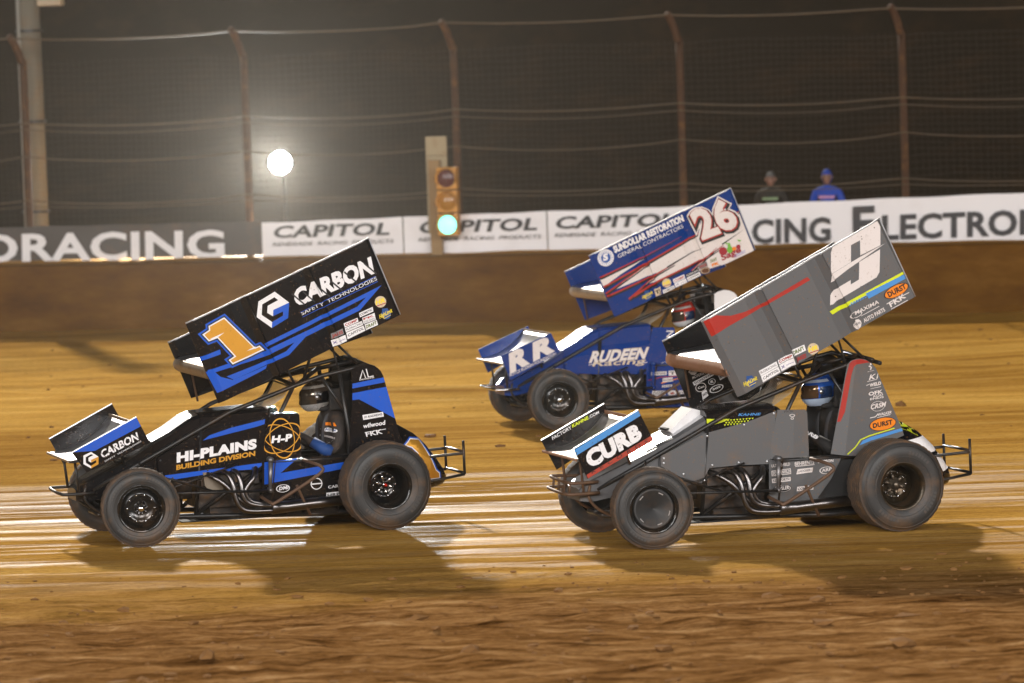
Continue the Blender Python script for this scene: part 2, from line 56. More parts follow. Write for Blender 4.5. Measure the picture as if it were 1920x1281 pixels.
'9':{'board_left':[('stripe',[('p','red',[(1.748,1.861),(1.634,1.92),(1.588,1.895),(1.484,1.888),(1.351,1.917),(1.218,1.97),(0.801,2.177),(0.775,2.151),(0.883,2.097),(1.192,1.951),(1.353,1.874),(1.486,1.812),(1.67,1.714)])]),('race_number',[('p','pale',[(0.585,2.37),(0.57,2.428),(0.52,2.457),(0.163,2.616),(0.138,2.571),(0.142,2.411),(0.324,2.335),(0.323,2.461),(0.405,2.424),(0.409,2.283),(0.59,2.189)]),('p','pale',[(0.409,2.281),(0.323,2.324),(0.099,2.426),(0.44,2.223),(0.592,2.121),(0.59,2.187)]),('p','pale',[(0.146,2.378),(0.156,2.189),(0.184,2.146),(0.524,1.977),(0.571,1.939),(0.602,1.934),(0.595,2.014),(0.565,2.06),(0.415,2.134),(0.416,2.097),(0.342,2.135),(0.335,2.281)])]),('stripe',[('p','lime',[(0.61,1.881),(-0.056,2.184),(-0.064,2.163),(0.584,1.854)]),('p','sky',[(0.285,2.016),(-0.064,2.159),(-0.079,2.125),(0.259,1.971)]),('p','sky',[(0.435,1.927),(0.418,1.934),(0.416,1.926),(0.431,1.919)]),('p','sky',[(0.425,1.943),(0.409,1.95),(0.406,1.942),(0.421,1.935)]),('p','sky',[(0.412,1.937),(0.395,1.943),(0.393,1.936),(0.408,1.929)]),('p','sky',[(0.402,1.952),(0.385,1.959),(0.383,1.952),(0.398,1.945)]),('p','sky',[(0.388,1.946),(0.372,1.953),(0.37,1.945),(0.385,1.938)]),('p','sky',[(0.379,1.962),(0.362,1.969),(0.36,1.961),(0.375,1.954)]),('p','sky',[(0.365,1.956),(0.349,1.962),(0.347,1.955),(0.362,1.948)]),('p','sky',[(0.356,1.971),(0.339,1.978),(0.337,1.971),(0.352,1.964)]),('p','sky',[(0.342,1.965),(0.326,1.972),(0.324,1.964),(0.339,1.958)]),('p','sky',[(0.333,1.981),(0.316,1.988),(0.314,1.98),(0.329,1.973)]),('p','sky',[(0.319,1.975),(0.303,1.981),(0.301,1.974),(0.316,1.967)]),('p','sky',[(0.31,1.99),(0.293,1.997),(0.291,1.99),(0.306,1.983)]),('p','sky',[(0.296,1.984),(0.28,1.991),(0.277,1.983),(0.292,1.977)]),('p','sky',[(0.286,2),(0.27,2.007),(0.268,1.999),(0.283,1.992)])]),('sponsor_decal',[('p','black',[(-0.101,2.073),(-0.104,2.06),(-0.099,2.045),(-0.087,2.029),(-0.068,2.012),(-0.045,1.996),(-0.017,1.982),(0.012,1.971),(0.041,1.964),(0.067,1.961),(0.09,1.963),(0.107,1.969),(0.118,1.978),(0.121,1.991),(0.116,2.007),(0.104,2.023),(0.085,2.04),(0.062,2.056),(0.034,2.07),(0.005,2.08),(-0.024,2.088),(-0.05,2.09),(-0.073,2.089),(-0.09,2.083)]),('p','orange',[(-0.093,2.07),(-0.095,2.059),(-0.091,2.045),(-0.079,2.03),(-0.062,2.014),(-0.04,2),(-0.015,1.987),(0.012,1.977),(0.039,1.97),(0.063,1.967),(0.084,1.968),(0.1,1.973),(0.109,1.982),(0.112,1.993),(0.108,2.007),(0.096,2.022),(0.079,2.037),(0.057,2.052),(0.032,2.064),(0.005,2.075),(-0.022,2.081),(-0.046,2.084),(-0.067,2.083),(-0.083,2.079)]),('t','black','DURST',(0.076,1.973),(-0.085,2.043),(0.096,2.016),0.04)]),('sponsor_decal',[('t','pale','FKK',(0.062,1.889),(-0.08,1.968),(0.083,1.93),0.03),('p','pale',[(0.098,1.917),(-0.107,2.004),(-0.104,2.01),(0.1,1.923)]),('p','pale',[(0.059,1.872),(-0.092,1.94),(-0.089,1.945),(0.061,1.877)])]),('sponsor_decal',[('t','pale','MAXIMA',(0.381,1.84),(0.166,1.929),(0.388,1.871),0.02),('r','pale',[(0.32,1.864),(0.319,1.859),(0.32,1.854),(0.323,1.848),(0.328,1.842),(0.335,1.836),(0.344,1.831),(0.354,1.826),(0.365,1.821),(0.376,1.818),(0.388,1.816),(0.399,1.814),(0.409,1.814),(0.417,1.815),(0.425,1.817),(0.43,1.821),(0.433,1.825),(0.435,1.83),(0.433,1.835),(0.43,1.841),(0.425,1.847),(0.418,1.853),(0.409,1.858),(0.399,1.863),(0.388,1.867),(0.377,1.871),(0.365,1.873),(0.354,1.875),(0.344,1.875),(0.336,1.874),(0.328,1.872),(0.323,1.868)],0.84),('p','pale',[(0.329,1.829),(0.166,1.902),(0.168,1.907),(0.331,1.833)])]),('sponsor_decal',[('t','pale','AUTO PARTS',(0.302,1.773),(0.111,1.862),(0.317,1.804),0.03)]),('sponsor_decal',[('p','pale',[(0.385,1.8),(0.355,1.806),(0.334,1.79),(0.329,1.77),(0.335,1.74),(0.36,1.721),(0.381,1.725),(0.402,1.747),(0.404,1.766)]),('t','dgrey','NAPA',(0.397,1.751),(0.337,1.765),(0.396,1.773),0.04)]),('sponsor_decal',[('p','white',[(1.252,1.42),(1.093,1.492),(1.08,1.449),(1.235,1.378)]),('t','dark','FLORACING',(1.231,1.394),(1.094,1.456),(1.238,1.413),0.01)]),('sponsor_decal',[('p','white',[(1.234,1.376),(1.078,1.446),(1.06,1.4),(1.217,1.324)]),('t','black','CAPITOL',(1.213,1.344),(1.074,1.411),(1.219,1.365),0.02)]),('sponsor_decal',[('p','white',[(1.079,1.501),(0.959,1.551),(0.946,1.515),(1.071,1.463)]),('t','red','COMP',(1.065,1.474),(0.955,1.52),(1.07,1.496),0.04)]),('sponsor_decal',[('p','white',[(1.07,1.459),(0.945,1.511),(0.925,1.458),(1.049,1.406)]),('t','purple','X ----',(1.048,1.425),(0.939,1.471),(1.056,1.446),0.02)]),('sponsor_decal',[('p','white',[(0.962,1.576),(0.844,1.618),(0.829,1.569),(0.939,1.525)]),('t','olive','DRAFT',(0.937,1.538),(0.84,1.576),(0.951,1.568),0.05)]),('sponsor_decal',[('t','red','JAKES',(0.914,1.48),(0.828,1.51),(0.918,1.515),0.04)]),('sponsor_decal',[('p','tan',[(0.716,1.592),(0.714,1.58),(0.715,1.567),(0.72,1.556),(0.728,1.545),(0.738,1.537),(0.75,1.532),(0.763,1.53),(0.776,1.531),(0.788,1.536),(0.799,1.543),(0.808,1.553),(0.813,1.564),(0.816,1.576),(0.814,1.589),(0.81,1.6),(0.802,1.611),(0.792,1.619),(0.78,1.624),(0.767,1.626),(0.754,1.625),(0.741,1.62),(0.73,1.613),(0.722,1.604)]),('t','yellow','HR',(0.807,1.552),(0.719,1.573),(0.806,1.592),0.05),('p','red',[(0.798,1.541),(0.716,1.563),(0.718,1.57),(0.8,1.548)])]),('sponsor_decal',[('p','dkblue',[(1.282,1.344),(1.281,1.324),(1.289,1.307),(1.303,1.294),(1.323,1.289),(1.342,1.294),(1.358,1.306),(1.368,1.323),(1.369,1.343),(1.361,1.361),(1.346,1.373),(1.327,1.378),(1.308,1.374),(1.291,1.362)]),('p','dkblue',[(1.363,1.383),(1.312,1.386),(1.291,1.342),(1.358,1.335)]),('t','yellow','HighLimit',(1.384,1.297),(1.266,1.349),(1.39,1.333),0.03),('p','yellow',[(1.347,1.293),(1.279,1.324),(1.281,1.328),(1.349,1.297)])]),('mud_speck',[('p','mud',[(1.327,1.976),(1.329,1.974),(1.333,1.974),(1.334,1.976),(1.332,1.979),(1.329,1.979)]),('p','mud',[(1.5,1.662),(1.503,1.658),(1.508,1.659),(1.51,1.663),(1.507,1.667),(1.502,1.667)]),('p','mud',[(0.449,2.318),(0.451,2.316),(0.455,2.316),(0.457,2.319),(0.455,2.322),(0.451,2.321)]),('p','mud',[(1.426,1.925),(1.428,1.92),(1.431,1.92),(1.433,1.925),(1.431,1.93),(1.428,1.93)]),('p','mud',[(0.159,2.01),(0.162,2.007),(0.167,2.008),(0.169,2.011),(0.166,2.013),(0.162,2.013)]),('p','mud',[(1.046,1.714),(1.048,1.709),(1.053,1.71),(1.055,1.714),(1.052,1.719),(1.048,1.718)]),('p','mud',[(0.307,2.492),(0.31,2.488),(0.314,2.488),(0.316,2.492),(0.314,2.496),(0.309,2.496)]),('p','mud',[(0.876,2.142),(0.878,2.139),(0.882,2.139),(0.884,2.142),(0.882,2.144),(0.878,2.144)]),('p','mud',[(-0.029,2.057),(-0.027,2.054),(-0.023,2.055),(-0.021,2.058),(-0.023,2.061),(-0.027,2.06)]),('p','mud',[(0.105,2.217),(0.108,2.213),(0.113,2.213),(0.115,2.218),(0.113,2.222),(0.108,2.222)]),('p','mud',[(0.797,1.999),(0.8,1.996),(0.804,1.996),(0.806,2),(0.804,2.003),(0.8,2.003)]),('p','mud',[(1.381,1.795),(1.383,1.793),(1.388,1.793),(1.39,1.795),(1.388,1.797),(1.383,1.797)]),('p','mud',[(1.464,1.51),(1.465,1.506),(1.469,1.507),(1.47,1.51),(1.469,1.514),(1.465,1.513)]),('p','mud',[(0.878,2.013),(0.881,2.011),(0.886,2.011),(0.888,2.014),(0.886,2.016),(0.88,2.016)]),('p','mud',[(1.016,2.053),(1.018,2.051),(1.022,2.051),(1.024,2.054),(1.022,2.057),(1.018,2.056)]),('p','mud',[(0.936,1.676),(0.938,1.673),(0.941,1.673),(0.943,1.677),(0.941,1.68),(0.938,1.68)]),('p','mud',[(0.265,2.503),(0.267,2.5),(0.27,2.5),(0.271,2.503),(0.269,2.505),(0.267,2.505)]),('p','mud',[(0.324,2.077),(0.326,2.074),(0.329,2.075),(0.331,2.078),(0.329,2.081),(0.326,2.081)]),('p','mud',[(1.309,1.714),(1.311,1.71),(1.314,1.71),(1.315,1.714),(1.313,1.718),(1.311,1.718)]),('p','mud',[(0.004,1.972),(0.007,1.967),(0.011,1.967),(0.013,1.972),(0.011,1.977),(0.006,1.977)]),('p','mud',[(1.611,1.694),(1.613,1.69),(1.619,1.69),(1.621,1.694),(1.618,1.698),(1.613,1.698)]),('p','mud',[(0.786,1.598),(0.789,1.594),(0.793,1.594),(0.795,1.599),(0.793,1.603),(0.789,1.603)]),('p','mud',[(1.209,1.967),(1.211,1.965),(1.214,1.965),(1.216,1.967),(1.214,1.97),(1.211,1.97)]),('p','mud',[(0.827,1.565),(0.829,1.562),(0.833,1.563),(0.834,1.565),(0.833,1.567),(0.829,1.567)]),('p','mud',[(1.606,1.787),(1.609,1.784),(1.613,1.784),(1.616,1.787),(1.613,1.79),(1.609,1.79)]),('p','mud',[(1.242,2.022),(1.244,2.019),(1.25,2.019),(1.252,2.022),(1.249,2.026),(1.244,2.025)]),('p','mud',[(1.386,1.981),(1.387,1.978),(1.39,1.978),(1.391,1.981),(1.39,1.984),(1.387,1.983)]),('p','mud',[(0.614,2.293),(0.615,2.29),(0.618,2.29),(0.619,2.293),(0.618,2.297),(0.615,2.297)]),('p','mud',[(1.027,1.44),(1.029,1.436),(1.032,1.436),(1.033,1.44),(1.032,1.443),(1.029,1.443)]),('p','mud',[(0.374,2.21),(0.377,2.207),(0.382,2.207),(0.385,2.211),(0.382,2.214),(0.377,2.214)]),('p','mud',[(1.223,1.793),(1.224,1.79),(1.227,1.79),(1.228,1.793),(1.227,1.797),(1.224,1.797)]),('p','mud',[(1.06,1.506),(1.063,1.502),(1.068,1.502),(1.07,1.506),(1.067,1.509),(1.063,1.509)]),('p','mud',[(1.602,1.725),(1.604,1.723),(1.607,1.723),(1.609,1.726),(1.607,1.728),(1.604,1.728)]),('p','mud',[(1.095,1.504),(1.097,1.502),(1.1,1.502),(1.101,1.505),(1.1,1.507),(1.097,1.507)]),('p','mud',[(0.076,2.237),(0.079,2.233),(0.085,2.234),(0.087,2.237),(0.084,2.24),(0.079,2.24)]),('p','mud',[(0.092,2.161),(0.095,2.157),(0.1,2.157),(0.102,2.161),(0.099,2.165),(0.094,2.165)]),('p','mud',[(0.922,2.184),(0.924,2.18),(0.927,2.18),(0.928,2.184),(0.927,2.189),(0.923,2.189)]),('p','mud',[(0.009,1.993),(0.011,1.99),(0.014,1.99),(0.016,1.994),(0.014,1.998),(0.01,1.997)]),('p','mud',[(0.259,2.088),(0.261,2.084),(0.266,2.085),(0.269,2.088),(0.266,2.092),(0.261,2.091)]),('p','mud',[(0.479,1.947),(0.481,1.943),(0.484,1.943),(0.485,1.948),(0.484,1.952),(0.48,1.952)]),('p','mud',[(0.188,2.56),(0.191,2.555),(0.196,2.556),(0.198,2.56),(0.196,2.565),(0.19,2.565)]),('p','mud',[(0.658,2.35),(0.661,2.348),(0.666,2.348),(0.668,2.351),(0.666,2.353),(0.661,2.353)]),('p','mud',[(-0.019,2.206),(-0.017,2.204),(-0.015,2.204),(-0.013,2.206),(-0.015,2.209),(-0.018,2.209)]),('p','mud',[(0.546,2.003),(0.548,1.999),(0.553,1.999),(0.555,2.004),(0.553,2.008),(0.548,2.008)]),('p','mud',[(1.384,2.023),(1.387,2.021),(1.392,2.021),(1.394,2.024),(1.392,2.026),(1.387,2.025)]),('p','mud',[(0.303,2.471),(0.306,2.467),(0.311,2.467),(0.313,2.472),(0.31,2.476),(0.306,2.476)])])],
'board_right':[('sponsor_decal',[('p','pale',[(1.326,1.32),(1.308,1.337),(1.24,1.359),(1.235,1.321),(1.266,1.291),(1.297,1.296)]),('t','dark','WINGS',(1.308,1.314),(1.237,1.336),(1.311,1.328),0.02)]),('sponsor_decal',[('t','pale','MOTORSPORTS',(1.286,1.255),(1.113,1.318),(1.29,1.278),0.01),('t','pale','RACE',(1.21,1.32),(1.118,1.344),(1.21,1.336),0.02)]),('sponsor_decal',[('p','white',[(1.288,1.229),(1.099,1.313),(1.089,1.282),(1.274,1.199)]),('t','black','DONOVAN',(1.266,1.21),(1.103,1.283),(1.274,1.228),0.03)]),('sponsor_decal',[('r','white',[(1.077,1.231),(1.077,1.226),(1.078,1.221),(1.08,1.216),(1.083,1.211),(1.088,1.207),(1.093,1.204),(1.099,1.201),(1.105,1.199),(1.112,1.199),(1.118,1.199),(1.124,1.2),(1.13,1.202),(1.135,1.206),(1.139,1.209),(1.142,1.214),(1.144,1.219),(1.144,1.224),(1.143,1.229),(1.141,1.234),(1.138,1.239),(1.133,1.243),(1.128,1.246),(1.122,1.249),(1.116,1.251),(1.109,1.252),(1.103,1.251),(1.096,1.25),(1.091,1.248),(1.086,1.245),(1.082,1.241),(1.079,1.236)],0.86),('t','white','R',(1.123,1.211),(1.094,1.218),(1.124,1.235),0.05)]),('sponsor_decal',[('r','pale',[(1.164,1.192),(1.164,1.184),(1.165,1.176),(1.168,1.169),(1.173,1.161),(1.18,1.155),(1.188,1.15),(1.197,1.146),(1.206,1.143),(1.216,1.142),(1.225,1.142),(1.235,1.144),(1.243,1.147),(1.25,1.152),(1.256,1.158),(1.26,1.164),(1.263,1.171),(1.263,1.179),(1.262,1.187),(1.258,1.195),(1.253,1.202),(1.247,1.208),(1.239,1.213),(1.23,1.217),(1.221,1.22),(1.211,1.221),(1.201,1.221),(1.192,1.219),(1.184,1.216),(1.177,1.211),(1.171,1.206),(1.167,1.199)],0.88),('t','pale','Cen',(1.24,1.166),(1.181,1.18),(1.242,1.186),0.03)]),('sponsor_decal',[('r','white',[(1.005,1.182),(1.005,1.176),(1.007,1.169),(1.012,1.162),(1.018,1.155),(1.027,1.148),(1.038,1.142),(1.049,1.136),(1.062,1.132),(1.074,1.129),(1.087,1.127),(1.099,1.126),(1.109,1.127),(1.119,1.129),(1.126,1.132),(1.131,1.137),(1.134,1.143),(1.134,1.149),(1.132,1.156),(1.127,1.163),(1.12,1.17),(1.112,1.177),(1.101,1.183),(1.09,1.188),(1.077,1.193),(1.064,1.196),(1.052,1.198),(1.04,1.199),(1.029,1.198),(1.02,1.196),(1.013,1.192),(1.008,1.188)],0.84),('t','white','SGS',(1.105,1.147),(1.031,1.172),(1.108,1.164),0.04)]),('sponsor_decal',[('p','white',[(1.207,1.138),(1.165,1.16),(1.145,1.106),(1.2,1.072)]),('t','black','WIX',(1.199,1.095),(1.15,1.125),(1.201,1.119),0.04)]),('sponsor_decal',[('p','white',[(1.053,1.277),(0.959,1.313),(0.951,1.272),(1.035,1.233)]),('t','black','MAHLE',(1.035,1.246),(0.961,1.28),(1.043,1.268),0.04)]),('rivet',[('p','white',[(1.215,1.059),(1.217,1.055),(1.22,1.055),(1.222,1.06),(1.22,1.063),(1.216,1.063)]),('p','white',[(1.19,1.067),(1.192,1.063),(1.196,1.063),(1.197,1.067),(1.195,1.071),(1.192,1.071)]),('p','white',[(1.165,1.075),(1.167,1.071),(1.171,1.071),(1.173,1.075),(1.171,1.079),(1.167,1.079)]),('p','white',[(1.14,1.083),(1.142,1.079),(1.146,1.079),(1.148,1.083),(1.146,1.087),(1.142,1.087)])])],
'front_board_left':[('stripe',[('p','sky',[(2.782,0.828),(2.207,1.127),(2.191,1.081),(2.76,0.782)]),('p','brick',[(2.677,0.617),(2.104,0.909),(2.085,0.868),(2.665,0.587)])]),('lettering',[('t','white','CURB',(2.647,0.663),(2.174,0.892),(2.698,0.8),0.07)]),('lettering',[('t','black','R  E  C  O  R  D  S',(2.629,0.623),(2.134,0.859),(2.636,0.647),0.01)]),('mud_speck',[('p','mud',[(2.249,0.94),(2.251,0.938),(2.256,0.938),(2.259,0.941),(2.256,0.943),(2.251,0.943)]),('p','mud',[(2.422,0.902),(2.424,0.898),(2.43,0.898),(2.432,0.903),(2.429,0.908),(2.424,0.907)]),('p','mud',[(2.528,0.8),(2.529,0.799),(2.531,0.799),(2.532,0.801),(2.531,0.803),(2.529,0.802)]),('p','mud',[(2.455,0.846),(2.458,0.842),(2.463,0.843),(2.466,0.847),(2.463,0.851),(2.458,0.85)]),('p','mud',[(2.692,0.753),(2.694,0.749),(2.699,0.749),(2.701,0.753),(2.699,0.757),(2.694,0.757)]),('p','mud',[(2.669,0.649),(2.671,0.647),(2.676,0.647),(2.679,0.649),(2.676,0.651),(2.671,0.651)]),('p','mud',[(2.499,0.85),(2.501,0.847),(2.506,0.847),(2.508,0.85),(2.506,0.853),(2.501,0.853)]),('p','mud',[(2.644,0.747),(2.647,0.745),(2.653,0.745),(2.655,0.748),(2.652,0.75),(2.647,0.749)]),('p','mud',[(2.671,0.7),(2.674,0.697),(2.679,0.697),(2.681,0.701),(2.679,0.705),(2.673,0.704)]),('p','mud',[(2.511,0.727),(2.513,0.725),(2.518,0.725),(2.521,0.728),(2.518,0.73),(2.513,0.729)]),('p','mud',[(2.286,1.008),(2.287,1.003),(2.291,1.004),(2.292,1.009),(2.29,1.013),(2.287,1.013)]),('p','mud',[(2.525,0.735),(2.527,0.73),(2.53,0.73),(2.531,0.735),(2.529,0.74),(2.527,0.74)]),('p','mud',[(2.703,0.799),(2.705,0.796),(2.709,0.796),(2.711,0.8),(2.709,0.803),(2.705,0.802)]),('p','mud',[(2.444,0.751),(2.447,0.749),(2.451,0.75),(2.453,0.752),(2.451,0.753),(2.446,0.753)]),('p','mud',[(2.606,0.754),(2.608,0.749),(2.612,0.75),(2.614,0.754),(2.612,0.759),(2.608,0.758)]),('p','mud',[(2.568,0.889),(2.569,0.884),(2.572,0.884),(2.574,0.889),(2.572,0.894),(2.569,0.894)]),('p','mud',[(2.56,0.723),(2.563,0.719),(2.568,0.719),(2.571,0.724),(2.568,0.728),(2.562,0.727)]),('p','mud',[(2.39,0.852),(2.392,0.847),(2.395,0.847),(2.397,0.852),(2.395,0.858),(2.392,0.857)]),('p','mud',[(2.488,0.727),(2.49,0.722),(2.494,0.722),(2.495,0.727),(2.493,0.732),(2.49,0.732)]),('p','mud',[(2.312,0.892),(2.314,0.89),(2.318,0.89),(2.319,0.893),(2.317,0.895),(2.314,0.895)]),('p','mud',[(2.349,0.933),(2.352,0.931),(2.356,0.931),(2.358,0.934),(2.356,0.936),(2.352,0.936)]),('p','mud',[(2.73,0.786),(2.732,0.783),(2.737,0.783),(2.74,0.786),(2.737,0.788),(2.732,0.788)]),('p','mud',[(2.25,0.984),(2.252,0.98),(2.256,0.981),(2.258,0.984),(2.256,0.987),(2.252,0.987)]),('p','mud',[(2.482,0.929),(2.484,0.924),(2.488,0.924),(2.489,0.93),(2.487,0.935),(2.484,0.935)]),('p','mud',[(2.649,0.705),(2.651,0.702),(2.654,0.702),(2.655,0.705),(2.654,0.708),(2.65,0.708)]),('p','mud',[(2.753,0.803),(2.756,0.798),(2.762,0.799),(2.764,0.804),(2.761,0.808),(2.756,0.808)]),('p','mud',[(2.279,0.861),(2.282,0.859),(2.287,0.859),(2.29,0.862),(2.287,0.864),(2.282,0.864)]),('p','mud',[(2.462,0.842),(2.464,0.836),(2.468,0.837),(2.47,0.842),(2.468,0.847),(2.464,0.847)]),('p','mud',[(2.294,0.815),(2.296,0.811),(2.298,0.811),(2.3,0.816),(2.298,0.82),(2.295,0.82)]),('p','mud',[(2.376,0.826),(2.378,0.821),(2.382,0.821),(2.384,0.826),(2.382,0.831),(2.378,0.831)]),('p','mud',[(2.57,0.68),(2.572,0.676),(2.575,0.676),(2.577,0.68),(2.575,0.684),(2.572,0.684)]),('p','mud',[(2.219,0.919),(2.221,0.916),(2.224,0.917),(2.226,0.919),(2.224,0.922),(2.221,0.922)]),('p','mud',[(2.589,0.742),(2.592,0.737),(2.598,0.737),(2.6,0.742),(2.597,0.747),(2.592,0.747)]),('p','mud',[(2.577,0.804),(2.58,0.801),(2.585,0.801),(2.587,0.804),(2.585,0.807),(2.58,0.807)]),('p','mud',[(2.614,0.88),(2.616,0.876),(2.619,0.876),(2.62,0.88),(2.619,0.884),(2.616,0.883)]),('p','mud',[(2.378,0.857),(2.38,0.852),(2.384,0.852),(2.385,0.857),(2.383,0.863),(2.38,0.862)]),('p','mud',[(2.475,0.919),(2.476,0.913),(2.479,0.913),(2.48,0.919),(2.478,0.924),(2.476,0.924)]),('p','mud',[(2.122,0.917),(2.124,0.914),(2.129,0.914),(2.131,0.917),(2.129,0.92),(2.124,0.92)]),('p','mud',[(2.718,0.765),(2.719,0.76),(2.722,0.76),(2.724,0.766),(2.722,0.771),(2.719,0.771)]),('p','mud',[(2.215,0.903),(2.217,0.901),(2.219,0.901),(2.221,0.904),(2.219,0.906),(2.217,0.906)])])],
'front_board_right':[('lettering',[('t','white','FACTORY',(2.664,0.831),(2.491,0.918),(2.672,0.86),0.015)]),('lettering',[('t','lime','KAHNE',(2.484,0.924),(2.337,0.991),(2.491,0.953),0.03)]),('lettering',[('t','white','.COM',(2.332,0.995),(2.241,1.034),(2.339,1.019),0.015)])],
'arm_guard_left':[('sponsor_decal',[('t','dark','FKK',(0.887,1.023),(0.803,1.029),(0.886,1.042),0.02)]),('sponsor_decal',[('r','pale',[(0.795,0.998),(0.795,0.996),(0.797,0.994),(0.799,0.992),(0.802,0.99),(0.805,0.989),(0.81,0.988),(0.814,0.988),(0.819,0.988),(0.823,0.989),(0.828,0.989),(0.832,0.991),(0.836,0.992),(0.838,0.994),(0.841,0.996),(0.842,0.998),(0.842,1.001),(0.842,1.003),(0.84,1.005),(0.838,1.007),(0.835,1.008),(0.831,1.009),(0.827,1.01),(0.823,1.011),(0.818,1.011),(0.813,1.01),(0.809,1.009),(0.805,1.008),(0.801,1.006),(0.798,1.004),(0.796,1.002),(0.795,1)],0.7),('r','pale',[(0.806,0.973),(0.806,0.971),(0.807,0.97),(0.808,0.968),(0.81,0.967),(0.812,0.966),(0.814,0.965),(0.817,0.964),(0.819,0.964),(0.822,0.965),(0.825,0.965),(0.827,0.966),(0.829,0.968),(0.831,0.969),(0.832,0.971),(0.832,0.973),(0.833,0.975),(0.832,0.977),(0.831,0.979),(0.83,0.98),(0.828,0.982),(0.826,0.983),(0.824,0.983),(0.822,0.984),(0.819,0.984),(0.816,0.984),(0.814,0.983),(0.811,0.982),(0.809,0.981),(0.808,0.979),(0.807,0.977),(0.806,0.975)],0.6)])],
'lower_panel_left':[('sponsor_decal',[('t','pale','ULTRASHIELD',(1.011,0.571),(0.843,0.578),(1.011,0.595),0.02)]),('sponsor_decal',[('p','pale',[(1.012,0.542),(0.838,0.553),(0.836,0.506),(1.01,0.496)]),('p','grey9',[(1.005,0.536),(0.844,0.547),(0.842,0.512),(1.003,0.502)]),('t','pale','SCHOENFELD',(0.999,0.507),(0.845,0.518),(1,0.532),0.03)]),('sponsor_decal',[('p','pale',[(1.01,0.475),(0.842,0.481),(0.841,0.447),(1.008,0.438)]),('t','dark','KENWORTH',(0.998,0.446),(0.852,0.454),(1,0.468),0.03)]),('sponsor_decal',[('p','black',[(0.837,0.388),(0.84,0.38),(0.847,0.372),(0.859,0.364),(0.876,0.359),(0.895,0.355),(0.916,0.354),(0.937,0.355),(0.956,0.358),(0.973,0.363),(0.986,0.37),(0.995,0.378),(0.998,0.387),(0.996,0.395),(0.989,0.404),(0.976,0.411),(0.96,0.416),(0.941,0.42),(0.92,0.421),(0.899,0.42),(0.88,0.417),(0.862,0.412),(0.849,0.405),(0.841,0.397)]),('r','pale',[(0.844,0.388),(0.845,0.382),(0.848,0.377),(0.855,0.372),(0.864,0.367),(0.875,0.364),(0.887,0.361),(0.901,0.359),(0.916,0.358),(0.93,0.359),(0.944,0.36),(0.957,0.363),(0.969,0.367),(0.978,0.371),(0.986,0.376),(0.99,0.381),(0.992,0.387),(0.991,0.393),(0.987,0.398),(0.981,0.403),(0.972,0.408),(0.961,0.412),(0.948,0.414),(0.935,0.416),(0.92,0.417),(0.906,0.416),(0.892,0.415),(0.879,0.412),(0.867,0.409),(0.857,0.404),(0.85,0.399),(0.845,0.394)],0.92),('t','pale','ENGLER',(0.977,0.373),(0.856,0.38),(0.978,0.4),0.03)]),('sponsor_decal',[('t','pale','BEHRENTS',(0.801,0.573),(0.626,0.579),(0.8,0.604),0.02),('p','pale',[(0.797,0.564),(0.624,0.569),(0.625,0.575),(0.797,0.569)])]),('sponsor_decal',[('p','pale',[(0.776,0.542),(0.637,0.549),(0.646,0.509),(0.789,0.499)]),('t','dark',':::HOOSIER:::',(0.777,0.513),(0.65,0.522),(0.772,0.53),0.02)]),('sponsor_decal',[('t','pale','SIMPSON',(0.593,0.582),(0.453,0.585),(0.592,0.605),0.03)]),('sponsor_decal',[('r','pale',[(0.453,0.52),(0.454,0.513),(0.457,0.508),(0.463,0.502),(0.47,0.497),(0.48,0.493),(0.491,0.49),(0.502,0.488),(0.515,0.487),(0.527,0.487),(0.539,0.488),(0.551,0.491),(0.561,0.494),(0.569,0.499),(0.575,0.504),(0.579,0.51),(0.581,0.516),(0.58,0.522),(0.577,0.527),(0.571,0.533),(0.564,0.538),(0.554,0.542),(0.544,0.545),(0.532,0.547),(0.519,0.548),(0.507,0.548),(0.495,0.547),(0.483,0.544),(0.474,0.541),(0.465,0.536),(0.459,0.531),(0.455,0.525)],0.84),('t','pale','ARP',(0.56,0.504),(0.47,0.513),(0.56,0.53),0.03)]),('sponsor_decal',[('p','pale',[(0.785,0.393),(0.635,0.399),(0.64,0.362),(0.79,0.356)]),('t','black','COMETIC',(0.78,0.364),(0.648,0.369),(0.777,0.386),0.03)])],
